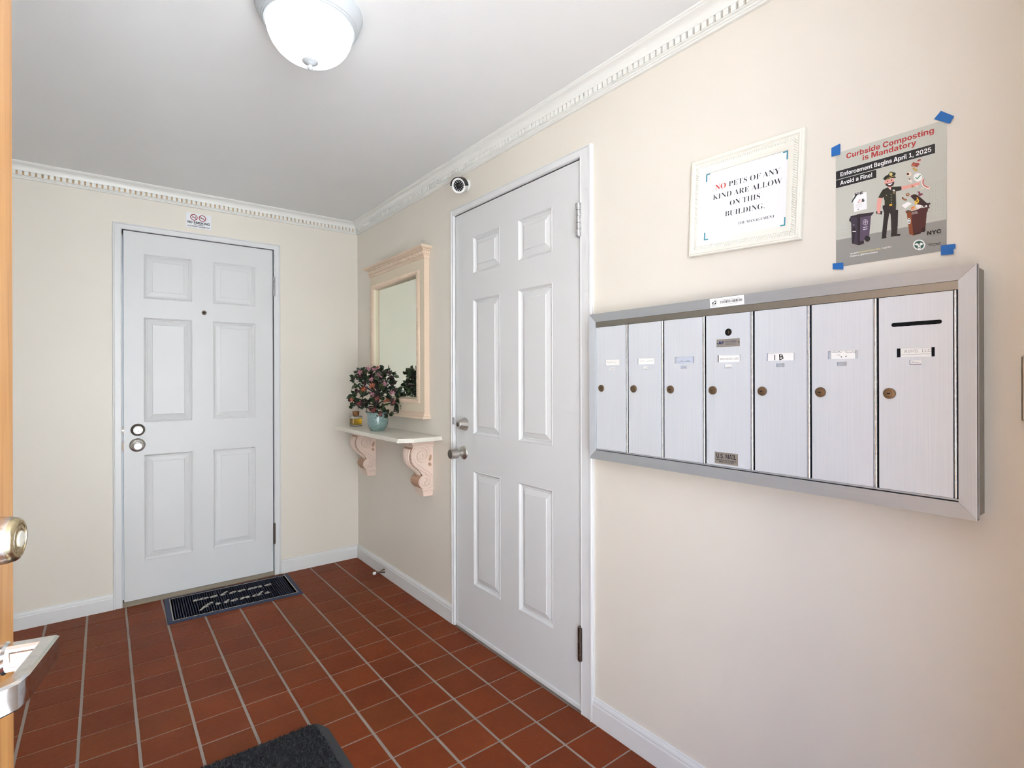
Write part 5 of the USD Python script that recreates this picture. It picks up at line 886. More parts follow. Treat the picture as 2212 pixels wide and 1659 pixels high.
prng = np.random.default_rng(5)
part(pl, 'trunk', tube(spline([pp(-0.006, 0, 0.085), pp(-0.012, 0.004, 0.125), pp(-0.004, -0.006, 0.165), pp(0.006, 0.004, 0.205), pp(0.0, 0.0, 0.245), pp(0.010, -0.004, 0.290), pp(0.004, 0, 0.325)], 6), np.linspace(0.0135, 0.006, 37), 10), 'bark_dark', smooth=60)
CL = [(-0.035, 0.000, 0.325, 0.095, 0.060, 0.036, 92), (-0.115, 0.005, 0.287, 0.033, 0.045, 0.040, 36), (0.050, -0.005, 0.318, 0.045, 0.050, 0.045, 50), (-0.070, 0.01, 0.300, 0.05, 0.05, 0.03, 34),
      (-0.090, -0.010, 0.190, 0.058, 0.058, 0.043, 66), (0.000, 0.000, 0.225, 0.066, 0.055, 0.036, 60), (0.094, 0.000, 0.196, 0.046, 0.050, 0.048, 54), (0.062, 0.005, 0.260, 0.034, 0.045, 0.042, 36),
      (0.018, -0.030, 0.118, 0.034, 0.026, 0.024, 24), (0.056, -0.025, 0.098, 0.034, 0.022, 0.014, 16), (-0.118, 0.0, 0.150, 0.032, 0.035, 0.022, 18), (0.118, 0.0, 0.160, 0.024, 0.03, 0.034, 18), (-0.05, -0.01, 0.150, 0.035, 0.04, 0.020, 16)]


def leaf(p, n, size):
    """A rounded leaf folded along its midrib: p = stalk end, n = pointing direction."""
    n = n / np.linalg.norm(n); h = prng.normal(size=3); x = np.cross(n, h); x /= np.linalg.norm(x); y = np.cross(n, x)
    L, W = size, size * 0.36
    v = [p, p + n * L * .35 + x * W + y * .1 * L, p + n * L * .38 - y * .03 * L, p + n * L * .35 - x * W + y * .1 * L, p + n * L * .75 + x * W * .75 + y * .14 * L, p + n * L * .78, p + n * L * .75 - x * W * .75 + y * .14 * L, p + n * L * 1.03 - y * .05 * L]
    return np.array(v), np.array([(0, 1, 2), (0, 2, 3), (1, 4, 5), (1, 5, 2), (2, 5, 6), (2, 6, 3), (4, 7, 5), (5, 7, 6)])


for i, (x, d, z, rx, rd, rz, n) in enumerate(CL):
    br = []
    j0 = pp(0.002, 0, 0.11 + 0.6 * max(z - 0.13, 0))
    br.append(tube(spline([j0, (j0 + pp(x, d, z)) / 2 + prng.normal(size=3) * 0.008, pp(x, d, z - 0.4 * rz)], 5), np.linspace(0.0055, 0.0026, 11), 6))
    part(pl, 'branch', br, 'bark_dark', smooth=60)
    by = {'leaf_green': [], 'leaf_olive': [], 'leaf_purple': []}
    for q in range(n):
        t = prng.normal(size=3); t /= np.linalg.norm(t); rr = prng.uniform(0.45, 1.0)
        p = pp(x + t[0] * rx * rr, d + t[1] * rd * rr, z + t[2] * rz * rr)
        dr = t[0] * R2 + t[1] * D2v + np.array([0, 0, t[2]]) + prng.normal(size=3) * 0.5
        by[prng.choice(['leaf_green', 'leaf_olive', 'leaf_purple'], p=[0.62, 0.24, 0.14])].append(leaf(p, dr, prng.uniform(0.025, 0.038)))
    for k, ms in by.items():
        if ms:
            part(pl, 'foliage', ms, k, kind='stuff')
FLW = [(870, 830, 'petal_coral', 1.2), (600, 550, 'petal_coral', 1.15), (440, 620, 'petal_coral', 1.0), (745, 350, 'petal_pink', 1.15), (990, 690, 'petal_pink', 1.0), (650, 250, 'petal_pink', 0.9), (380, 300, 'petal_pink', 1.0), (850, 515, 'petal_pink', 0.95), (700, 800, 'petal_wine', 1.0), (235, 820, 'petal_coral', 0.9), (640, 1010, 'petal_wine', 1.0), (545, 235, 'petal_pink', 0.9), (600, 430, 'petal_pink', 0.8), (1020, 870, 'petal_wine', 0.9), (620, 720, 'petal_pink', 0.95), (360, 880, 'petal_wine', 0.8), (770, 1080, 'petal_wine', 0.8), (720, 220, 'petal_wine', 0.75)]
for (cu_, cv_, k, s_) in FLW:
    x, z = (740 + cu_ / 8.73 - 816) * 0.00265, (932 - (770 + cv_ / 8.73)) * 0.00265
    c0 = pp(x, -0.055 + prng.uniform(-0.008, 0.008), z)
    ax = -D2v + prng.normal(size=3) * 0.35 + np.array([0, 0, 0.35]); ax /= np.linalg.norm(ax)
    e1 = np.cross(ax, [0.2, 0.1, 1.0]); e1 /= np.linalg.norm(e1); e2 = np.cross(ax, e1); ms = []
    for q in range(9):
        t = 2 * math.pi * q / 9 + prng.uniform(-.2, .2); dd = math.cos(t) * e1 + math.sin(t) * e2; tt = -math.sin(t) * e1 + math.cos(t) * e2
        L = 0.021 * s_ * prng.uniform(0.85, 1.1); w = 0.0028
        ms.append((np.array([c0, c0 + dd * L * .5 + tt * w + ax * .004, c0 + dd * L * .5 - ax * -.002, c0 + dd * L * .5 - tt * w + ax * .004, c0 + dd * L + ax * .005]), np.array([(0, 1, 2), (0, 2, 3), (1, 4, 2), (2, 4, 3)])))
    part(pl, 'flower', ms, k)
part(pl, 'stem', tube(spline([pp(0.045, -0.03, 0.335), pp(0.074, -0.03, 0.315), pp(0.080, -0.03, 0.285), pp(0.070, -0.03, 0.262)], 8), 0.0016, 6), 'bark_dark', smooth=60, label='thin curling stem')
part(pl, 'stem', tube(spline([pp(0.105, -0.02, 0.170), pp(0.108, -0.025, 0.135), pp(0.088, -0.03, 0.105), pp(0.050, -0.03, 0.100)], 8), 0.0018, 6), 'bark_dark', smooth=60)

# ---------------------------------------------------------------- oil bottle
mat('clear_glass', {'p': ('principled_bsdf', {'base_color': (0.96, 0.98, 0.95), 'roughness': 0.02, 'transmission_weight': 1.0, 'ior': 1.48})})
mat('amber_oil', {'p': ('principled_bsdf', {'base_color': (0.93, 0.60, 0.06), 'roughness': 0.02, 'transmission_weight': 1.0, 'ior': 1.40})})
mat('cork', {'g': ('geometry', {}), 'n': ('noise_texture', {'scale': 220.0, 'detail': 3.0}), 'r': ('rgb_ramp', {'ramp': [(0.35, (0.16, 0.065, 0.025)), (0.65, (0.36, 0.17, 0.07))]}), 'b': ('bump', {'strength': 0.5, 'distance': 0.001}), 'p': ('principled_bsdf', {'roughness': 0.85})},
    [('g.position', 'n.vector'), ('n.fac', 'r.fac'), ('r.color', 'p.base_color'), ('n.fac', 'b.height'), ('b.normal', 'p.normal')])
BX, BY = -0.133, -0.305
bo = thing('glass_bottle', 'square clear bottle of amber oil with a cork stopper beside the plant', 'bottle', base=(BX, BY, SHELF_Z))
BA = math.radians(-37.66 + 47)
rot = np.array([[math.cos(BA), -math.sin(BA), 0], [math.sin(BA), math.cos(BA), 0], [0, 0, 1]])


def bt(m):
    v, f = cat(m); return v @ rot.T + np.array([BX, BY, SHELF_Z]), f


H = 0.0285
gout = box(-H, H, -H, H, 0.0006, 0.0665, 0.003)
inn = box(-H + 0.003, H - 0.003, -H + 0.003, H - 0.003, 0.0095, 0.0625, 0.002)
part(bo, 'glass_body', bt([gout, (inn[0], inn[1][:, ::-1])]), 'clear_glass')
part(bo, 'oil', bt(box(-H + 0.0028, H - 0.0028, -H + 0.0028, H - 0.0028, 0.0098, 0.0505, 0.002)), 'amber_oil', label='amber oil')
part(bo, 'cork', bt(lathe([(0.0175, 0.0672), (0.0185, 0.072), (0.0212, 0.0945), (0.0205, 0.096)], 28)), 'cork', smooth=30, label='brown cork stopper')
# ---------------------------------------------------------------- printed things
def ink(parent, name, shapes, frame, label=None):
    """shapes: (shapely shape, hex colour, height); one mesh with a colour per vertex."""
    ms, col = [], []
    for s, c, w in shapes:
        v, f = flat(s, w); k = np.unique(f); m = np.zeros(len(v), int); m[k] = np.arange(len(k)); v, f = v[k], m[f]
        ms.append((frame(v), f)); col.append(np.tile(lin(c), (len(v), 1)))
    return part(parent, name, ms, 'print', col=np.vstack(col), label=label)


def rc(u0, v0, u1, v1):
    return sbox(u0, v0, u1, v1)


paint('paper_white', '#eeeef0', rough=0.55, bump=0.02, var=0.005)
plain('sign_plastic', '#ebebee', 0.3)
ns = thing('no_smoking_sign', 'small white no smoking sign over the apartment door with two red symbols', 'sign', base=(-0.955, 0, 2.154))
part(ns, 'plate', to(BW, plate(-1.019, -0.891, 2.111, 2.1975, 0, 0.0018, 0.0006)), 'sign_plastic')
for cx_ in (-0.9795, -0.9365):
    c = Point(cx_, 2.1735); ring = c.buffer(0.0185, 16).difference(c.buffer(0.0145, 16))
    bar = affinity.rotate(rc(cx_ - 0.0165, 2.1735 - 0.0018, cx_ + 0.0165, 2.1735 + 0.0018), -38)
    cig = rc(cx_ - 0.011, 2.1712, cx_ + 0.009, 2.1738) if cx_ < -0.95 else affinity.rotate(rc(cx_ - 0.0105, 2.1718, cx_ + 0.0105, 2.1745), 0)
    smoke = LineString([(cx_ + 0.0085, 2.175), (cx_ + 0.009, 2.179), (cx_ + 0.005, 2.181), (cx_ + 0.003, 2.184)]).buffer(0.0009)
    ink(ns, 'symbol', [(cig, '#2a2427', 0.0019), (smoke if cx_ < -0.95 else affinity.rotate(rc(cx_ + 0.004, 2.1725, cx_ + 0.0085, 2.1748), 35), '#2a2427', 0.0019), (ring, '#9c2a30', 0.0020), (bar, '#9c2a30', 0.0021)], BW, label='red crossed circle over a cigarette')
ink(ns, 'lettering', [(text('NO SMOKING', 'sans', 0.0132, (-0.955, 2.1375), width=0.114, align='c'), '#151518', 0.0020), (text('INCLUDING', 'sans', 0.0052, (-0.955, 2.1285), width=0.048, align='c'), '#26262a', 0.0020), (text('ELECTRONIC CIGARETTES', 'sans', 0.0066, (-0.955, 2.1185), width=0.112, align='c'), '#1c1c20', 0.0020)], BW)

# framed notice, hung a little askew
paint('notice_frame', '#f1eee2', rough=0.42, bump=0.03, var=0.015)
plain('tape_teal', '#3d8fa3', 0.5)
NA = math.radians(-2.4); NC = (2.7905, 1.7275)


def NF(p):
    p = np.asarray(p, float)
    u, v = p[..., 0], p[..., 1]
    return RW(np.stack([NC[0] + u * math.cos(NA) - v * math.sin(NA), NC[1] + u * math.sin(NA) + v * math.cos(NA), p[..., 2]], -1))


nt = thing('framed_notice', 'white rope edged picture frame holding the no pets notice, beside the poster', 'picture frame', base=(0, -NC[0], NC[1]))
HU, HV = 0.160, 0.139
FP = [(0, 0.0005), (0, 0.013), (0.0015, 0.0150), (0.005, 0.0155), (0.0065, 0.0175), (0.011, 0.0180), (0.0125, 0.0155), (0.0145, 0.0135), (0.017, 0.0125), (0.0245, 0.0125), (0.026, 0.0140), (0.032, 0.0125), (0.0395, 0.0085), (0.0425, 0.0070), (0.0430, 0.004)]
part(nt, 'frame_moulding', to(NF, frame_loop(-HU, HU, -HV, HV, FP)), 'notice_frame', smooth=20)
rope = []
d = 0.0207
for a, b in (((-HU + d, -HV + d), (HU - d, -HV + d)), ((-HU + d, HV - d), (HU - d, HV - d)), ((-HU + d, -HV + d), (-HU + d, HV - d)), ((HU - d, -HV + d), (HU - d, HV - d))):
    L = math.hypot(b[0] - a[0], b[1] - a[1]); e = np.array([(b[0] - a[0]) / L, (b[1] - a[1]) / L]); pn = np.array([-e[1], e[0]]); n = int(L / 0.0062)
    for q in range(n):
        c = np.array(a) + e * (q + 0.5) * L / n
        p0, p1 = c - pn * 0.0038 - e * 0.0028, c + pn * 0.0038 + e * 0.0028
        rope.append(tube([(*p0, 0.0125), (*c, 0.0155), (*p1, 0.0125)], 0.0021, 6))
part(nt, 'rope_moulding', to(NF, rope), 'notice_frame', smooth=60, kind='stuff', label='twisted rope moulding')
part(nt, 'paper', to(NF, box(-0.118, 0.118, -0.097, 0.097, 0.002, 0.0042)), 'paper_white', label='white printed sheet')
rows = [(('PETS OF ANY',), 0.0430, 0.0152, -0.0455, 0.143), (('KIND ARE ALLOW',), 0.0160, 0.0150, -0.093, 0.196), (('ON THIS',), -0.0110, 0.0150, -0.0405, 0.0885), (('BUILDING.',), -0.0390, 0.0150, -0.0535, 0.1155), (('THE MANAGEMENT',), -0.0690, 0.0074, -0.0135, 0.1015)]
sh_ = [(text(r[0][0], 'serif', r[2], (r[3], r[1]), width=r[4], grow=-6), '#26272f', 0.0043) for r in rows]
ink(nt, 'lettering', [(text('NO', 'serif', 0.0155, (-0.0870, 0.0428), width=0.0345, grow=-1.5), '#d2443f', 0.0043)] + sh_, NF)
for su in (-1, 1):
    for sv in (-1, 1):
        cu_, cv_ = su * 0.1165, sv * 0.0955
        q = rc(*(sorted([cu_, cu_ - su * 0.013])[0:1] + sorted([cv_, cv_ - sv * 0.0032])[0:1]), *(sorted([cu_, cu_ - su * 0.013])[1:] + sorted([cv_, cv_ - sv * 0.0032])[1:])).union(
            rc(min(cu_, cu_ - su * 0.0036), min(cv_, cv_ - sv * 0.022), max(cu_, cu_ - su * 0.0036), max(cv_, cv_ - sv * 0.022)))
        part(nt, 'corner_tape', to(NF, extrude(q, 0.0042, 0.0046)), 'tape_teal', label='teal tape on a corner of the sheet')

# composting poster and its four strips of blue tape
PO = (3.0205, 1.500)
PFR = lambda p: RW(np.stack([PO[0] + p[..., 0], PO[1] + p[..., 1], p[..., 2]], -1))
PW, PH = 0.2105, 0.274
po = thing('poster', 'composting poster with a cartoon officer and two bins, taped to the wall', 'poster', base=(0, -PO[0] - PW / 2, PO[1]))
v, f = box(0, PW, 0, PH, 0.0006, 0.0011)
part(po, 'sheet', to(PFR, (v, f)), 'paper_white')
ink(po, 'backdrop', [(rc(0, 0.0650, PW, PH), '#c6c6bc', 0.0012), (rc(0, 0, PW, 0.0650), '#979590', 0.0012)], PFR, label='pale grey wall over a darker street')
lines = []
for a, b, c, e in SKYLINE:
    lines.append(rc(a / 1000, b / 1000, c / 1000, e / 1000).exterior.buffer(0.00022))
ink(po, 'skyline_drawing', [(s, '#b4b4a9', 0.00125) for s in lines], PFR, label='faint line drawing of buildings')
ink(po, 'headline', [(text('Curbside Composting', 'sans', 0.0122, (0.0225, 0.2535), width=0.168), '#b5332e', 0.0013), (text('is Mandatory', 'sans', 0.0122, (0.0560, 0.2385), width=0.103), '#b5332e', 0.0013)], PFR, label='red headline')
ink(po, 'banner', [(rc(0.0005, 0.2100, 0.1915, 0.2300), '#17141a', 0.0013), (text('Enforcement Begins April 1, 2025', 'sans', 0.0098, (0.0095, 0.2150), width=0.176), '#f4f3f2', 0.0014)], PFR, label='black banner with white words')
ink(po, 'banner', [(rc(0.0005, 0.1900, 0.0840, 0.2085), '#17141a', 0.0013), (text('Avoid a Fine!', 'sans', 0.0098, (0.0095, 0.1948), width=0.067), '#f4f3f2', 0.0014)], PFR, label='short black banner with white words')
byp = {}
for k, (nm, c, pts) in enumerate(POSTER):
    p = Polygon([tuple(float(q) * 1e-4 for q in s.split(',')) for s in pts.split()])
    byp.setdefault(nm, []).append((p if p.is_valid else p.buffer(0), c, 0.0013 + 0.000012 * (k % 60)))
byp['fine_notice_drawing'] += [(text('FINE', 'sans', 0.0058, (0.0405, 0.1605), width=0.0175), '#161616', 0.0025), (text('$', 'sans', 0.0062, (0.0550, 0.1425)), '#161616', 0.0025)]
byp['compost_bin_drawing'] += [(text(t, 'sans', 0.0017, (0.1560, z), width=w, align='c'), '#f2e9e6', 0.0025) for t, z, w in (('FOOD', 0.1015, 0.010), ('SCRAPS', 0.0985, 0.0135), ('YARD', 0.0925, 0.009), ('WASTE', 0.0895, 0.0115))]
byp['footer'] += [(text('nyc.gov/', 'sans', 0.0036, (0.0305, 0.0255), width=0.0170), '#ecebe8', 0.0014), (text('CurbsideComposting', 'sans', 0.0036, (0.0476, 0.0255), width=0.0445), '#d8c891', 0.0014), (text('| Call 311', 'sans', 0.0036, (0.0945, 0.0255), width=0.0185), '#ecebe8', 0.0014), (text('Follow us @NYCsanitation', 'sans', 0.0036, (0.0305, 0.0190), width=0.0560), '#ecebe8', 0.0014)]
byp['city_logo'] += [(text('NYC', 'sans', 0.0078, (0.1775, 0.0385), width=0.0245, grow=6), '#161414', 0.0030)]
for nm, sh2 in byp.items():
    ink(po, nm, sh2, PFR)
plain('tape_blue', '#1668b4', 0.55)
for q, lb in (([(3.012, 1.7685), (3.031, 1.7675), (3.031, 1.7935), (3.012, 1.7895)], 'blue tape over the upper poster corner nearest the frame'), ([(3.211, 1.7815), (3.237, 1.762), (3.244, 1.775), (3.2225, 1.7945)], 'slanting blue tape on the highest far corner of the poster'),
              ([(3.014, 1.496), (3.037, 1.492), (3.037, 1.508), (3.014, 1.510)], 'blue tape on the low poster corner nearest the frame'), ([(3.222, 1.491), (3.243, 1.490), (3.2425, 1.5000), (3.246, 1.501), (3.246, 1.5105), (3.222, 1.512)], 'notched blue tape on the low far corner of the poster')):
    solo('painters_tape', to(RW, [extrude(Polygon(q), 0.0034, 0.0038), extrude(Polygon(q).buffer(-0.0008), 0.0002, 0.0034)]), 'tape_blue', lb, 'tape')

# ---------------------------------------------------------------- mailboxes
brushed('door_aluminium', (0.70, 0.725, 0.76), 0.45, (900, 900, 6), metallic=0.2, bump=0.06)
brushed('rail_aluminium', (0.46, 0.48, 0.50), 0.42, (900, 6, 900), metallic=0.5, bump=0.12)
brushed('stile_aluminium', (0.62, 0.65, 0.69), 0.42, (900, 900, 6), metallic=0.35, bump=0.08)
brushed('box_aluminium', (0.34, 0.325, 0.29), 0.45, (900, 900, 6), metallic=0.9, bump=0.1)
plain('bead_bright', (0.92, 0.92, 0.92), 0.25, 1.0)
brushed('lock_brown', (0.23, 0.155, 0.095), 0.38, (200, 200, 200), metallic=0.8, bump=0.1)
plain('plate_nickel', (0.50, 0.475, 0.44), 0.42, 0.8)
plain('card_white', '#f3f1ec', 0.6)
plain('card_blue', '#c3c9d6', 0.6)
MU0, MU1, MV0, MV1, MW = 2.2635, 3.2910, 0.9570, 1.4550, 0.063
IU0, IU1, IV0, IV1 = 2.2905, 3.2620, 0.9875, 1.4270
mb = thing('mailbox_unit', 'wall mounted aluminium mailbox unit with seven tall locked doors', 'mailbox', base=(0, -(MU0 + MU1) / 2, MV0))
part(mb, 'cabinet', to(RW, box(MU0 + 0.004, MU1 - 0.004, MV0 + 0.004, MV1 - 0.004, 0.0, 0.0460)), 'box_aluminium')


def rail(outer, inner, w_out=0.0625, w_in=0.0600):
    """A mitred bar of the front frame: outer and inner edges as (u, v) pairs."""
    o0, o1 = outer; i0, i1 = inner
    lo = [[(*o0, 0.046), (*o1, 0.046), (*i1, 0.046), (*i0, 0.046)], [(*o0, w_out), (*o1, w_out), (*i1, w_in), (*i0, w_in)]]
    return ringloft(lo, cap0=True, cap1=True)


g = 0.00025
part(mb, 'rail', to(RW, rail(((MU0 + g, MV1), (MU1 - g, MV1)), ((IU0 + g, IV1), (IU1 - g, IV1)))), 'rail_aluminium')
part(mb, 'rail', to(RW, rail(((MU0 + g, MV0), (MU1 - g, MV0)), ((IU0 + g, IV0), (IU1 - g, IV0)))), 'rail_aluminium')
part(mb, 'stile', to(RW, rail(((MU0, MV0 + g), (MU0, MV1 - g)), ((IU0, IV0 + g), (IU0, IV1 - g)))), 'stile_aluminium')
part(mb, 'stile', to(RW, [rail(((MU1, MV0 + g), (MU1, MV1 - g)), ((IU1, IV0 + g), (IU1, IV1 - g))), box(MU1 - 0.0022, MU1, MV0, MV1, 0.058, 0.0632)]), 'stile_aluminium')
part(mb, 'side_panel', to(RW, box(MU1 - 0.0045, MU1 - 0.0012, MV0 + 0.006, MV1 - 0.006, 0.0, 0.058)), 'box_aluminium')
part(mb, 'header_strip', to(RW, plate(IU0, IU1, 1.4085, 1.4268, 0.046, 0.0590, 0.0006)), 'box_aluminium')
part(mb, 'sill_strip', to(RW, plate(IU0, IU1, 0.9895, 0.9935, 0.046, 0.0575, 0.0006)), 'rail_aluminium')
DU_ = [(2.2925, 2.4200), (2.4325, 2.5570), (2.5695, 2.6970), (2.7095, 2.8360), (2.8490, 2.9765), (2.9885, 3.1150), (3.1265, 3.2535)]
NW = [(2.3300, 2.3950), (2.4680, 2.5340), (2.6060, 2.6710), (2.7440, 2.8090), (2.8800, 2.9480), (3.0240, 3.0860), (3.1590, 3.2240)]
NN = [2.3620, 2.4990, 2.6365, 2.7745, 2.9140, 3.0530, 3.1915]
LK = [2.3160, 2.4540, 2.5920, 2.7300, 2.8690, 3.0080, 3.1460]
WF = 0.0570
srng = np.random.default_rng(8)


def scribble(u0, u1, v, h, seed):
    r = np.random.default_rng(seed); n = int((u1 - u0) / 0.0016)
    pts = [(u0 + (u1 - u0) * q / n + r.uniform(-.0003, .0003), v + h * r.uniform(0, 1) * (1 if q % 2 else 0.2)) for q in range(n + 1)]
    return LineString(pts).buffer(0.00032)


for k in range(7):
    u0, u1 = DU_[k]; v0, v1 = 0.9940, 1.4078
    pl_ = rc(u0, v0, u1, v1)
    holes = [rc(NW[k][0], 1.2775, NW[k][1], 1.2965), rc(NN[k] - 0.0102, 1.2618, NN[k] + 0.0102, 1.2708)]
    if k == 3:
        holes.append(Point(2.7757, 1.3585).buffer(0.0098, 12))
    if k == 6:
        holes.append(LineString([(3.1535, 1.3472), (3.2315, 1.3475)]).buffer(0.0043, 8))
    for h in holes:
        pl_ = pl_.difference(h)
    dr = part(mb, 'mailbox_door', to(RW, extrude(pl_, WF - 0.0022, WF)), 'door_aluminium')
    part(dr, 'door_back', to(RW, box(u0 + 0.002, u1 - 0.002, v0 + 0.002, v1 - 0.002, 0.046, WF - 0.0085 if k in (3, 6) else WF - 0.0050)), 'gap_black' if k in (3, 6) else 'stile_aluminium')
    lk = part(dr, 'lock', to(RW, (lambda m: (np.stack([m[0][:, 0] + LK[k], m[0][:, 1] + 1.2003, m[0][:, 2]], -1), m[1]))(lathe([(0.0118, WF), (0.0118, WF + 0.0022), (0.0108, WF + 0.0048), (0.0062, WF + 0.0054), (0.0058, WF + 0.0062), (0.0036, WF + 0.0066)], 28))), 'lock_brown', smooth=30, label='brown cam lock')
    part(dr, 'key_slot', to(RW, box(LK[k] - 0.0030, LK[k] + 0.0030, 1.1993, 1.2013, WF + 0.006, WF + 0.0069)), 'gap_black')
    cm = 'card_blue' if k == 2 else 'card_white'
    inset = (0.002, 0.006)[k in (2, 5, 6)]
    cd = part(dr, 'name_card', to(RW, box(NW[k][0] + inset, NW[k][1] - inset, 1.2768, 1.2972, WF - 0.0040, WF - 0.0021 if k not in (4,) else WF - 0.0022)), cm, label='name card behind its window')
    wI = WF - 0.00205
    a, b = NW[k]
    if k == 3:
        s = [(text('MONTEDEOCA-CUES', 'sans', 0.0058, ((a + b) / 2, 1.2835), width=0.055, align='c', grow=-14), '#6a6460', wI)]
    elif k == 4:
        s = [(rc(2.8985, 1.2790, 2.9005, 1.2920), '#17171b', wI), (LineString([(2.9120, 1.2795), (2.9115, 1.2925), (2.9180, 1.2915), (2.9185, 1.2885), (2.9130, 1.2865), (2.9195, 1.2865), (2.9198, 1.2825), (2.9120, 1.2798)]).buffer(0.0011), '#17171b', wI)]
    elif k == 6:
        s = [(text('AVHS', 'sans', 0.0064, (a + 0.0125, 1.2865), width=0.024, grow=-16), '#8a8480', wI), (text('LLC', 'sans', 0.0064, (a + 0.0430, 1.2868), width=0.016, grow=-16), '#8a8480', wI), (rc(a + 0.006, 1.2828, b - 0.006, 1.2833), '#77706c', wI)]
    elif k == 0:
        s = [(scribble(a + 0.008, a + 0.030, 1.2868, 0.0035, 1), '#5c5a5e', wI), (scribble(a + 0.034, a + 0.046, 1.2868, 0.0035, 2), '#5c5a5e', wI)]
    elif k == 1:
        s = [(scribble(a + 0.008, a + 0.028, 1.287, 0.004, 3), '#b9b6b3', wI), (scribble(a + 0.034, a + 0.058, 1.286, 0.006, 4), '#b0adaa', wI)]
    elif k == 2:
        s = [(scribble(a + 0.010, a + 0.029, 1.281, 0.006, 5), '#3c3f4c', wI), (scribble(a + 0.033, a + 0.052, 1.281, 0.006, 6), '#3c3f4c', wI)]
    else:
        s = [(scribble(a + 0.008, a + 0.028, 1.2925, 0.003, 7), '#55555c', wI), (scribble(a + 0.036, a + 0.056, 1.2905, 0.005, 8), '#77777e', wI), (scribble(a + 0.018, a + 0.026, 1.285, 0.004, 9), '#a5a5ad', wI), (affinity.rotate(affinity.scale(Point(a + 0.0275, 1.2822).buffer(1), 0.0017, 0.001), -30), '#1c1c20', wI), (affinity.rotate(affinity.scale(Point(a + 0.0370, 1.2832).buffer(1), 0.0018, 0.001), 35), '#33333a', wI)]
    ink(dr, 'handwriting', s, RW)
    if k not in (4, 5):
        part(dr, 'number_card', to(RW, box(NN[k] - 0.0098, NN[k] + 0.0098, 1.2630, 1.2712, WF - 0.0050, WF - 0.0024)), cm)
        ink(dr, 'number_mark', [(scribble(NN[k] - 0.006, NN[k] + 0.006, 1.2648, 0.004, 20 + k), '#6d6b70' if k != 1 else '#222226', WF - 0.0023)], RW)
    if k < 6:
        m = (u1 + DU_[k + 1][0]) / 2
        bead = [(m - 0.0006 + 0.0030 * math.cos(t), WF - 0.0012 + 0.0030 * math.sin(t)) for t in np.linspace(0, math.pi, 9)]
        part(mb, 'divider', to(RW, [ringloft([[(u, v0, w) for u, w in bead], [(u, v1, w) for u, w in bead]], cap0=True, cap1=True)]), 'bead_bright', smooth=40, label='bright hinge bead between two doors')
        part(mb, 'divider_web', to(RW, box(u1 + 0.0003, m - 0.0032, v0, v1, 0.046, WF - 0.0012)), 'rail_aluminium')
m = 3.2572
bead = [(m + 0.0024 * math.cos(t), WF - 0.0012 + 0.0024 * math.sin(t)) for t in np.linspace(0, math.pi, 9)]
part(mb, 'divider', to(RW, ringloft([[(u, 0.994, w) for u, w in bead], [(u, 1.408, w) for u, w in bead]], cap0=True, cap1=True)), 'bead_bright', smooth=40)
part(mb, 'dark_gap', to(RW, box(IU0, IU1, IV0, IV1, 0.0458, 0.0464)), 'gap_black', label='dark gaps around the doors')
ml = part(mb, 'master_lock', to(RW, (lambda q: (np.stack([q[0][:, 0] + 2.7757, q[0][:, 1] + 1.3585, q[0][:, 2]], -1), q[1]))(lathe([(0.0092, WF - 0.004), (0.0092, WF + 0.0004), (0.0078, WF + 0.0006), (0.0076, WF - 0.0015)], 24))), 'visor_black', smooth=30, label='black carrier lock')
part(ml, 'key_way', to(RW, box(2.7745, 2.7770, 1.3550, 1.3625, WF - 0.0016, WF - 0.0010)), 'lock_brown')
pt = part(mb, 'maker_plate', to(RW, plate(2.7412, 2.8090, 1.3192, 1.3405, WF, WF + 0.0010, 0.0004)), 'plate_nickel', label='small nickel maker plate with blue letters')
z = WF + 0.0011
ink(pt, 'lettering', [(text('AF', 'sans', 0.0078, (2.7472, 1.3265), width=0.0165, grow=6), '#1d2a63', z), (text('AUTH FLORENCE', 'sans', 0.0027, (2.7665, 1.3320), width=0.0330), '#23305f', z), (rc(2.7665, 1.3295, 2.7990, 1.3301), '#5b6078', z), (rc(2.7665, 1.3270, 2.7930, 1.3276), '#5b6078', z), (rc(2.7665, 1.3245, 2.7970, 1.3251), '#5b6078', z), (rc(2.7680, 1.3372, 2.7950, 1.3378), '#77798a', z), (Point(2.7440, 1.3290).buffer(0.0017, 6), '#2a2220', z), (Point(2.8062, 1.3305).buffer(0.0017, 6), '#3a2420', z)], RW)
pt = part(mb, 'mail_plate', to(RW, plate(2.7350, 2.8035, 0.9990, 1.0310, WF, WF + 0.0010, 0.0006)), 'plate_nickel', label='small metal mail plate at the foot of the middle door')
ink(pt, 'lettering', [(text('U.S. MAIL', 'sans', 0.0125, (2.7693, 1.0145), width=0.058, align='c', grow=-6), '#221f2c', z), (text('APPROVED By The U.S. Postmaster', 'sans', 0.0030, (2.7693, 1.0083), width=0.059, align='c', grow=4), '#2a2734', z), (text('PERMIT NO.1 U.S. GOV', 'sans', 0.0030, (2.7693, 1.0035), width=0.043, align='c', grow=4), '#2a2734', z)], RW)
SW = 0.0625
STF = lambda p: RW(np.stack([p[..., 0], p[..., 1], p[..., 2] + 0.0602 + 0.0025 * (p[..., 1] - IV1) / (MV1 - IV1)], -1))
st = part(mb, 'barcode_sticker', to(STF, extrude(rc(2.7245, 1.4285, 2.8230, 1.4535).buffer(-0.001).buffer(0.001), 0.0, 0.0004)), 'card_white', label='white barcode sticker on the top rail')
bars, x = [], 2.7560
while x < 2.8160:
    w = srng.choice([0.0005, 0.0009, 0.0014]); bars.append((rc(x, 1.4380, x + w, 1.4445), '#55555a', 0.0005)); x += w + srng.choice([0.0006, 0.0010])
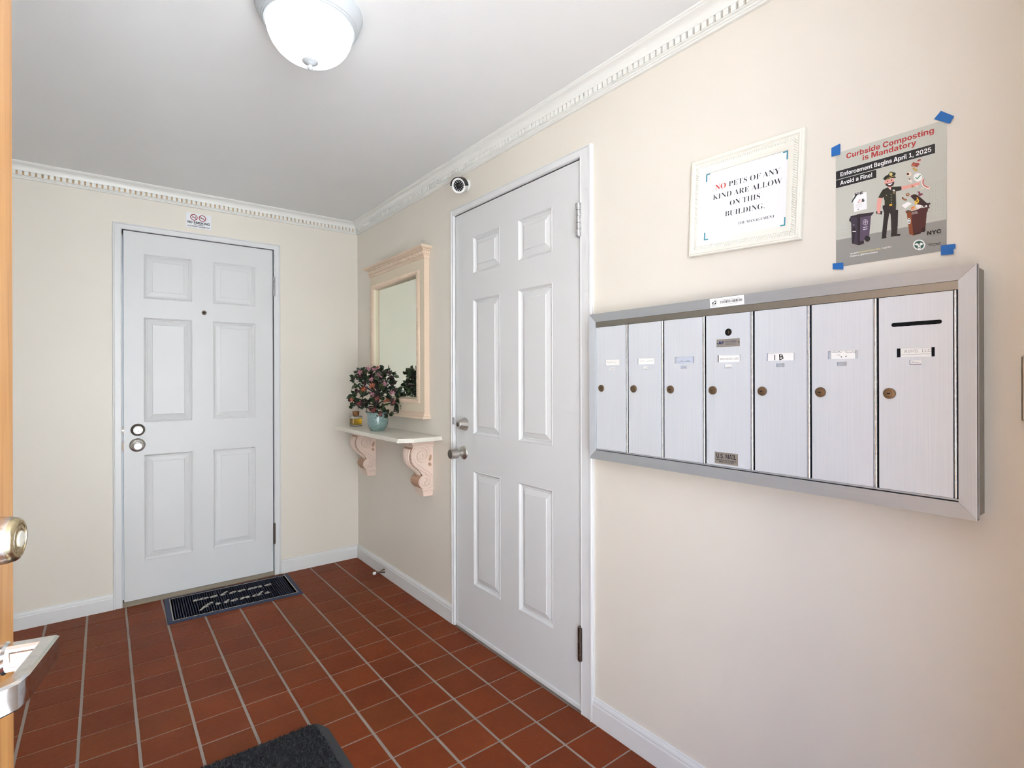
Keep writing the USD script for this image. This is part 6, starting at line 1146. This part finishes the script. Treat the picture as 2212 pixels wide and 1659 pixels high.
eagle = [Polygon([(2.7310, 1.4378), (2.7325, 1.4435), (2.7355, 1.4447), (2.7375, 1.4440), (2.7350, 1.4425), (2.7345, 1.4395), (2.7355, 1.4378)]), Polygon([(2.7365, 1.4470), (2.7440, 1.4470), (2.7435, 1.4450), (2.7380, 1.4452)]), Polygon([(2.7355, 1.4378), (2.7425, 1.4376), (2.7435, 1.4440), (2.7390, 1.4402), (2.7362, 1.4392)])]
ink(st, 'barcode', bars + [(e, '#111114', 0.0005) for e in eagle] + [(rc(2.7535, 1.4320, 2.7538, 1.4500), '#aaaaae', 0.0005), (scribble(2.7610, 2.8110, 1.4463, 0.0016, 31), '#6a6a70', 0.0005), (scribble(2.7660, 2.8060, 1.4345, 0.0014, 32), '#9a9aa0', 0.0005), (rc(2.7310, 1.4352, 2.7410, 1.4360), '#55555a', 0.0005), (scribble(2.7285, 2.7480, 1.4315, 0.001, 33), '#aaaaae', 0.0005)], STF)

# ---------------------------------------------------------------- intercom panel, just inside the view
ic = thing('wall_panel', 'grey metal panel on the wall past the mailboxes, a sliver in view', 'panel', base=(0, -3.395, 1.152))
part(ic, 'faceplate', to(RW, plate(3.3450, 3.4450, 1.152, 1.274, 0, 0.010, 0.002)), 'box_aluminium')

# ---------------------------------------------------------------- door stop
bs = thing('door_stop', 'dark bronze door stop with a white rubber tip on the baseboard below the shelf', 'door stop', base=(-0.0125, -0.456, 0.036))
ax = np.array([-0.80, 0.0, -0.02]); ax /= np.linalg.norm(ax); o = np.array([-0.0120, -0.456, 0.036])
part(bs, 'rod', along(lathe([(0.0135, 0.0), (0.0135, 0.002), (0.0085, 0.014), (0.0050, 0.030), (0.0046, 0.058)], 20), ax, o), 'dark_bronze', smooth=40)
part(bs, 'rubber_tip', along(lathe([(0.0050, 0.056), (0.0088, 0.058), (0.0088, 0.070), (0.0075, 0.074)], 20), ax, o), 'camera_white', smooth=30, label='white rubber tip')

# ---------------------------------------------------------------- welcome mat
mat('mat_navy', {'g': ('geometry', {}), 'n': ('noise_texture', {'scale': 350.0, 'detail': 3.0}), 'n2': ('noise_texture', {'scale': 9.0, 'detail': 4.0}), 'r': ('rgb_ramp', {'ramp': [(0.3, (0.007, 0.010, 0.026)), (0.7, (0.017, 0.023, 0.055))]}), 'b': ('bump', {'strength': 0.5, 'distance': 0.002}), 'p': ('principled_bsdf', {'roughness': 0.7, 'specular_ior_level': 0.3})},
    [('g.position', 'n.vector'), ('g.position', 'n2.vector'), ('n2.fac', 'r.fac'), ('r.color', 'p.base_color'), ('n.fac', 'b.height'), ('b.normal', 'p.normal')])
paint('mat_rim', '#26314d', rough=0.6, bump=0.2, var=0.1)
paint('mat_silver', '#b5afa6', rough=0.7, scale=400, bump=0.3, var=0.12)
WA = math.radians(-1.8); WC = (-0.8115, -0.2225)


def WM(p):
    p = np.asarray(p, float); u, v = p[..., 0], p[..., 1]
    return np.stack([WC[0] + u * math.cos(WA) - v * math.sin(WA), WC[1] + u * math.sin(WA) + v * math.cos(WA), p[..., 2]], -1)


wm = thing('welcome_mat', 'navy door mat with silver script saying welcome friends', 'door mat', base=(*WC, 0.0005))
part(wm, 'rubber_base', to(WM, plate(-0.3275, 0.3275, -0.1825, 0.1825, 0.0006, 0.0068, 0.0025)), 'mat_rim')
part(wm, 'border_line', to(WM, extrude(rc(-0.3040, -0.1610, 0.3045, 0.1620).difference(rc(-0.2990, -0.1570, 0.2995, 0.1580)), 0.0062, 0.0074)), 'mat_silver', label='thin silver border line')
part(wm, 'ribbed_field', to(WM, [box(-0.2990, 0.2995, -0.1570, 0.1580, 0.0062, 0.0068)] + [box(-0.292 + q * 0.0117, -0.292 + q * 0.0117 + 0.006, -0.150, 0.150, 0.0066, 0.0074) for q in range(50)]), 'mat_navy', label='dark ribbed field')
lt = [extrude(text('welcome', 'script', 0.062, (-0.206, 0.046), width=0.418, grow=3), 0.0070, 0.0080), extrude(text('friends', 'script', 0.068, (-0.170, -0.078), width=0.350, grow=3), 0.0070, 0.0080)]
part(wm, 'lettering', to(WM, lt), 'mat_silver', label='silver script lettering')

# ---------------------------------------------------------------- dark carpet mat in front
mat('carpet_dark', {'g': ('geometry', {}), 'n': ('noise_texture', {'scale': 320.0, 'detail': 2.0}), 'r': ('rgb_ramp', {'ramp': [(0.3, (0.010, 0.010, 0.011)), (0.6, (0.028, 0.026, 0.027)), (0.75, (0.085, 0.078, 0.075))]}), 'p': ('principled_bsdf', {'roughness': 0.9, 'specular_ior_level': 0.2})},
    [('g.position', 'n.vector'), ('n.fac', 'r.fac'), ('r.color', 'p.base_color')])
paint('mat_rubber', '#37383a', rough=0.65, bump=0.15, var=0.08)
cmat = thing('carpet_mat', 'charcoal carpet entrance mat with a rubber edge on the tiles near the entrance', 'floor mat', base=(-1.15, -2.2, 0.0005))
o_ = Polygon([(-1.56, -1.6225), (-0.822, -1.6225), (-0.804, -1.625), (-0.788, -1.641), (-0.772, -1.683), (-0.772, -2.78), (-1.56, -2.78)])
i_ = Polygon([(-1.53, -1.630), (-0.828, -1.630), (-0.815, -1.634), (-0.806, -1.643), (-0.802, -1.690), (-0.802, -2.75), (-1.53, -2.75)])
part(cmat, 'rubber_edge', ringloft([[(x, y, z) for x, y in np.array(q.exterior.coords)[:-1]] for q, z in ((o_, 0.0006), (o_, 0.0030), (o_, 0.0032), (i_, 0.0072))], cap0=True, cap1=True), 'mat_rubber')
N = 26000
P = np.column_stack([np.random.default_rng(21).uniform(-1.53, -0.802, N * 2), np.random.default_rng(22).uniform(-2.30, -1.630, N * 2)])
from shapely import contains_xy
P = P[contains_xy(i_, P[:, 0], P[:, 1])][:N]
r_ = np.random.default_rng(23); n = len(P)
th_ = r_.uniform(0, 2 * np.pi, n); ln = r_.uniform(0.0035, 0.0065, n); hz = r_.uniform(0.003, 0.0075, n)
dx, dy = np.cos(th_), np.sin(th_)
b0 = np.column_stack([P[:, 0] - dy * .0007, P[:, 1] + dx * .0007, np.full(n, 0.0068)]); b1 = np.column_stack([P[:, 0] + dy * .0007, P[:, 1] - dx * .0007, np.full(n, 0.0068)])
m0 = np.column_stack([P[:, 0] + dx * ln * .4, P[:, 1] + dy * ln * .4, 0.007 + hz]); t0 = np.column_stack([P[:, 0] + dx * ln, P[:, 1] + dy * ln, 0.007 + hz * 0.55])
V = np.stack([b0, b1, m0, t0], 1).reshape(-1, 3); q = np.arange(n)[:, None] * 4
part(cmat, 'carpet_pile', (V, np.vstack([q + [0, 1, 2], q + [1, 3, 2], q + [0, 2, 3]])), 'carpet_dark', kind='stuff', label='dark looped carpet pile')
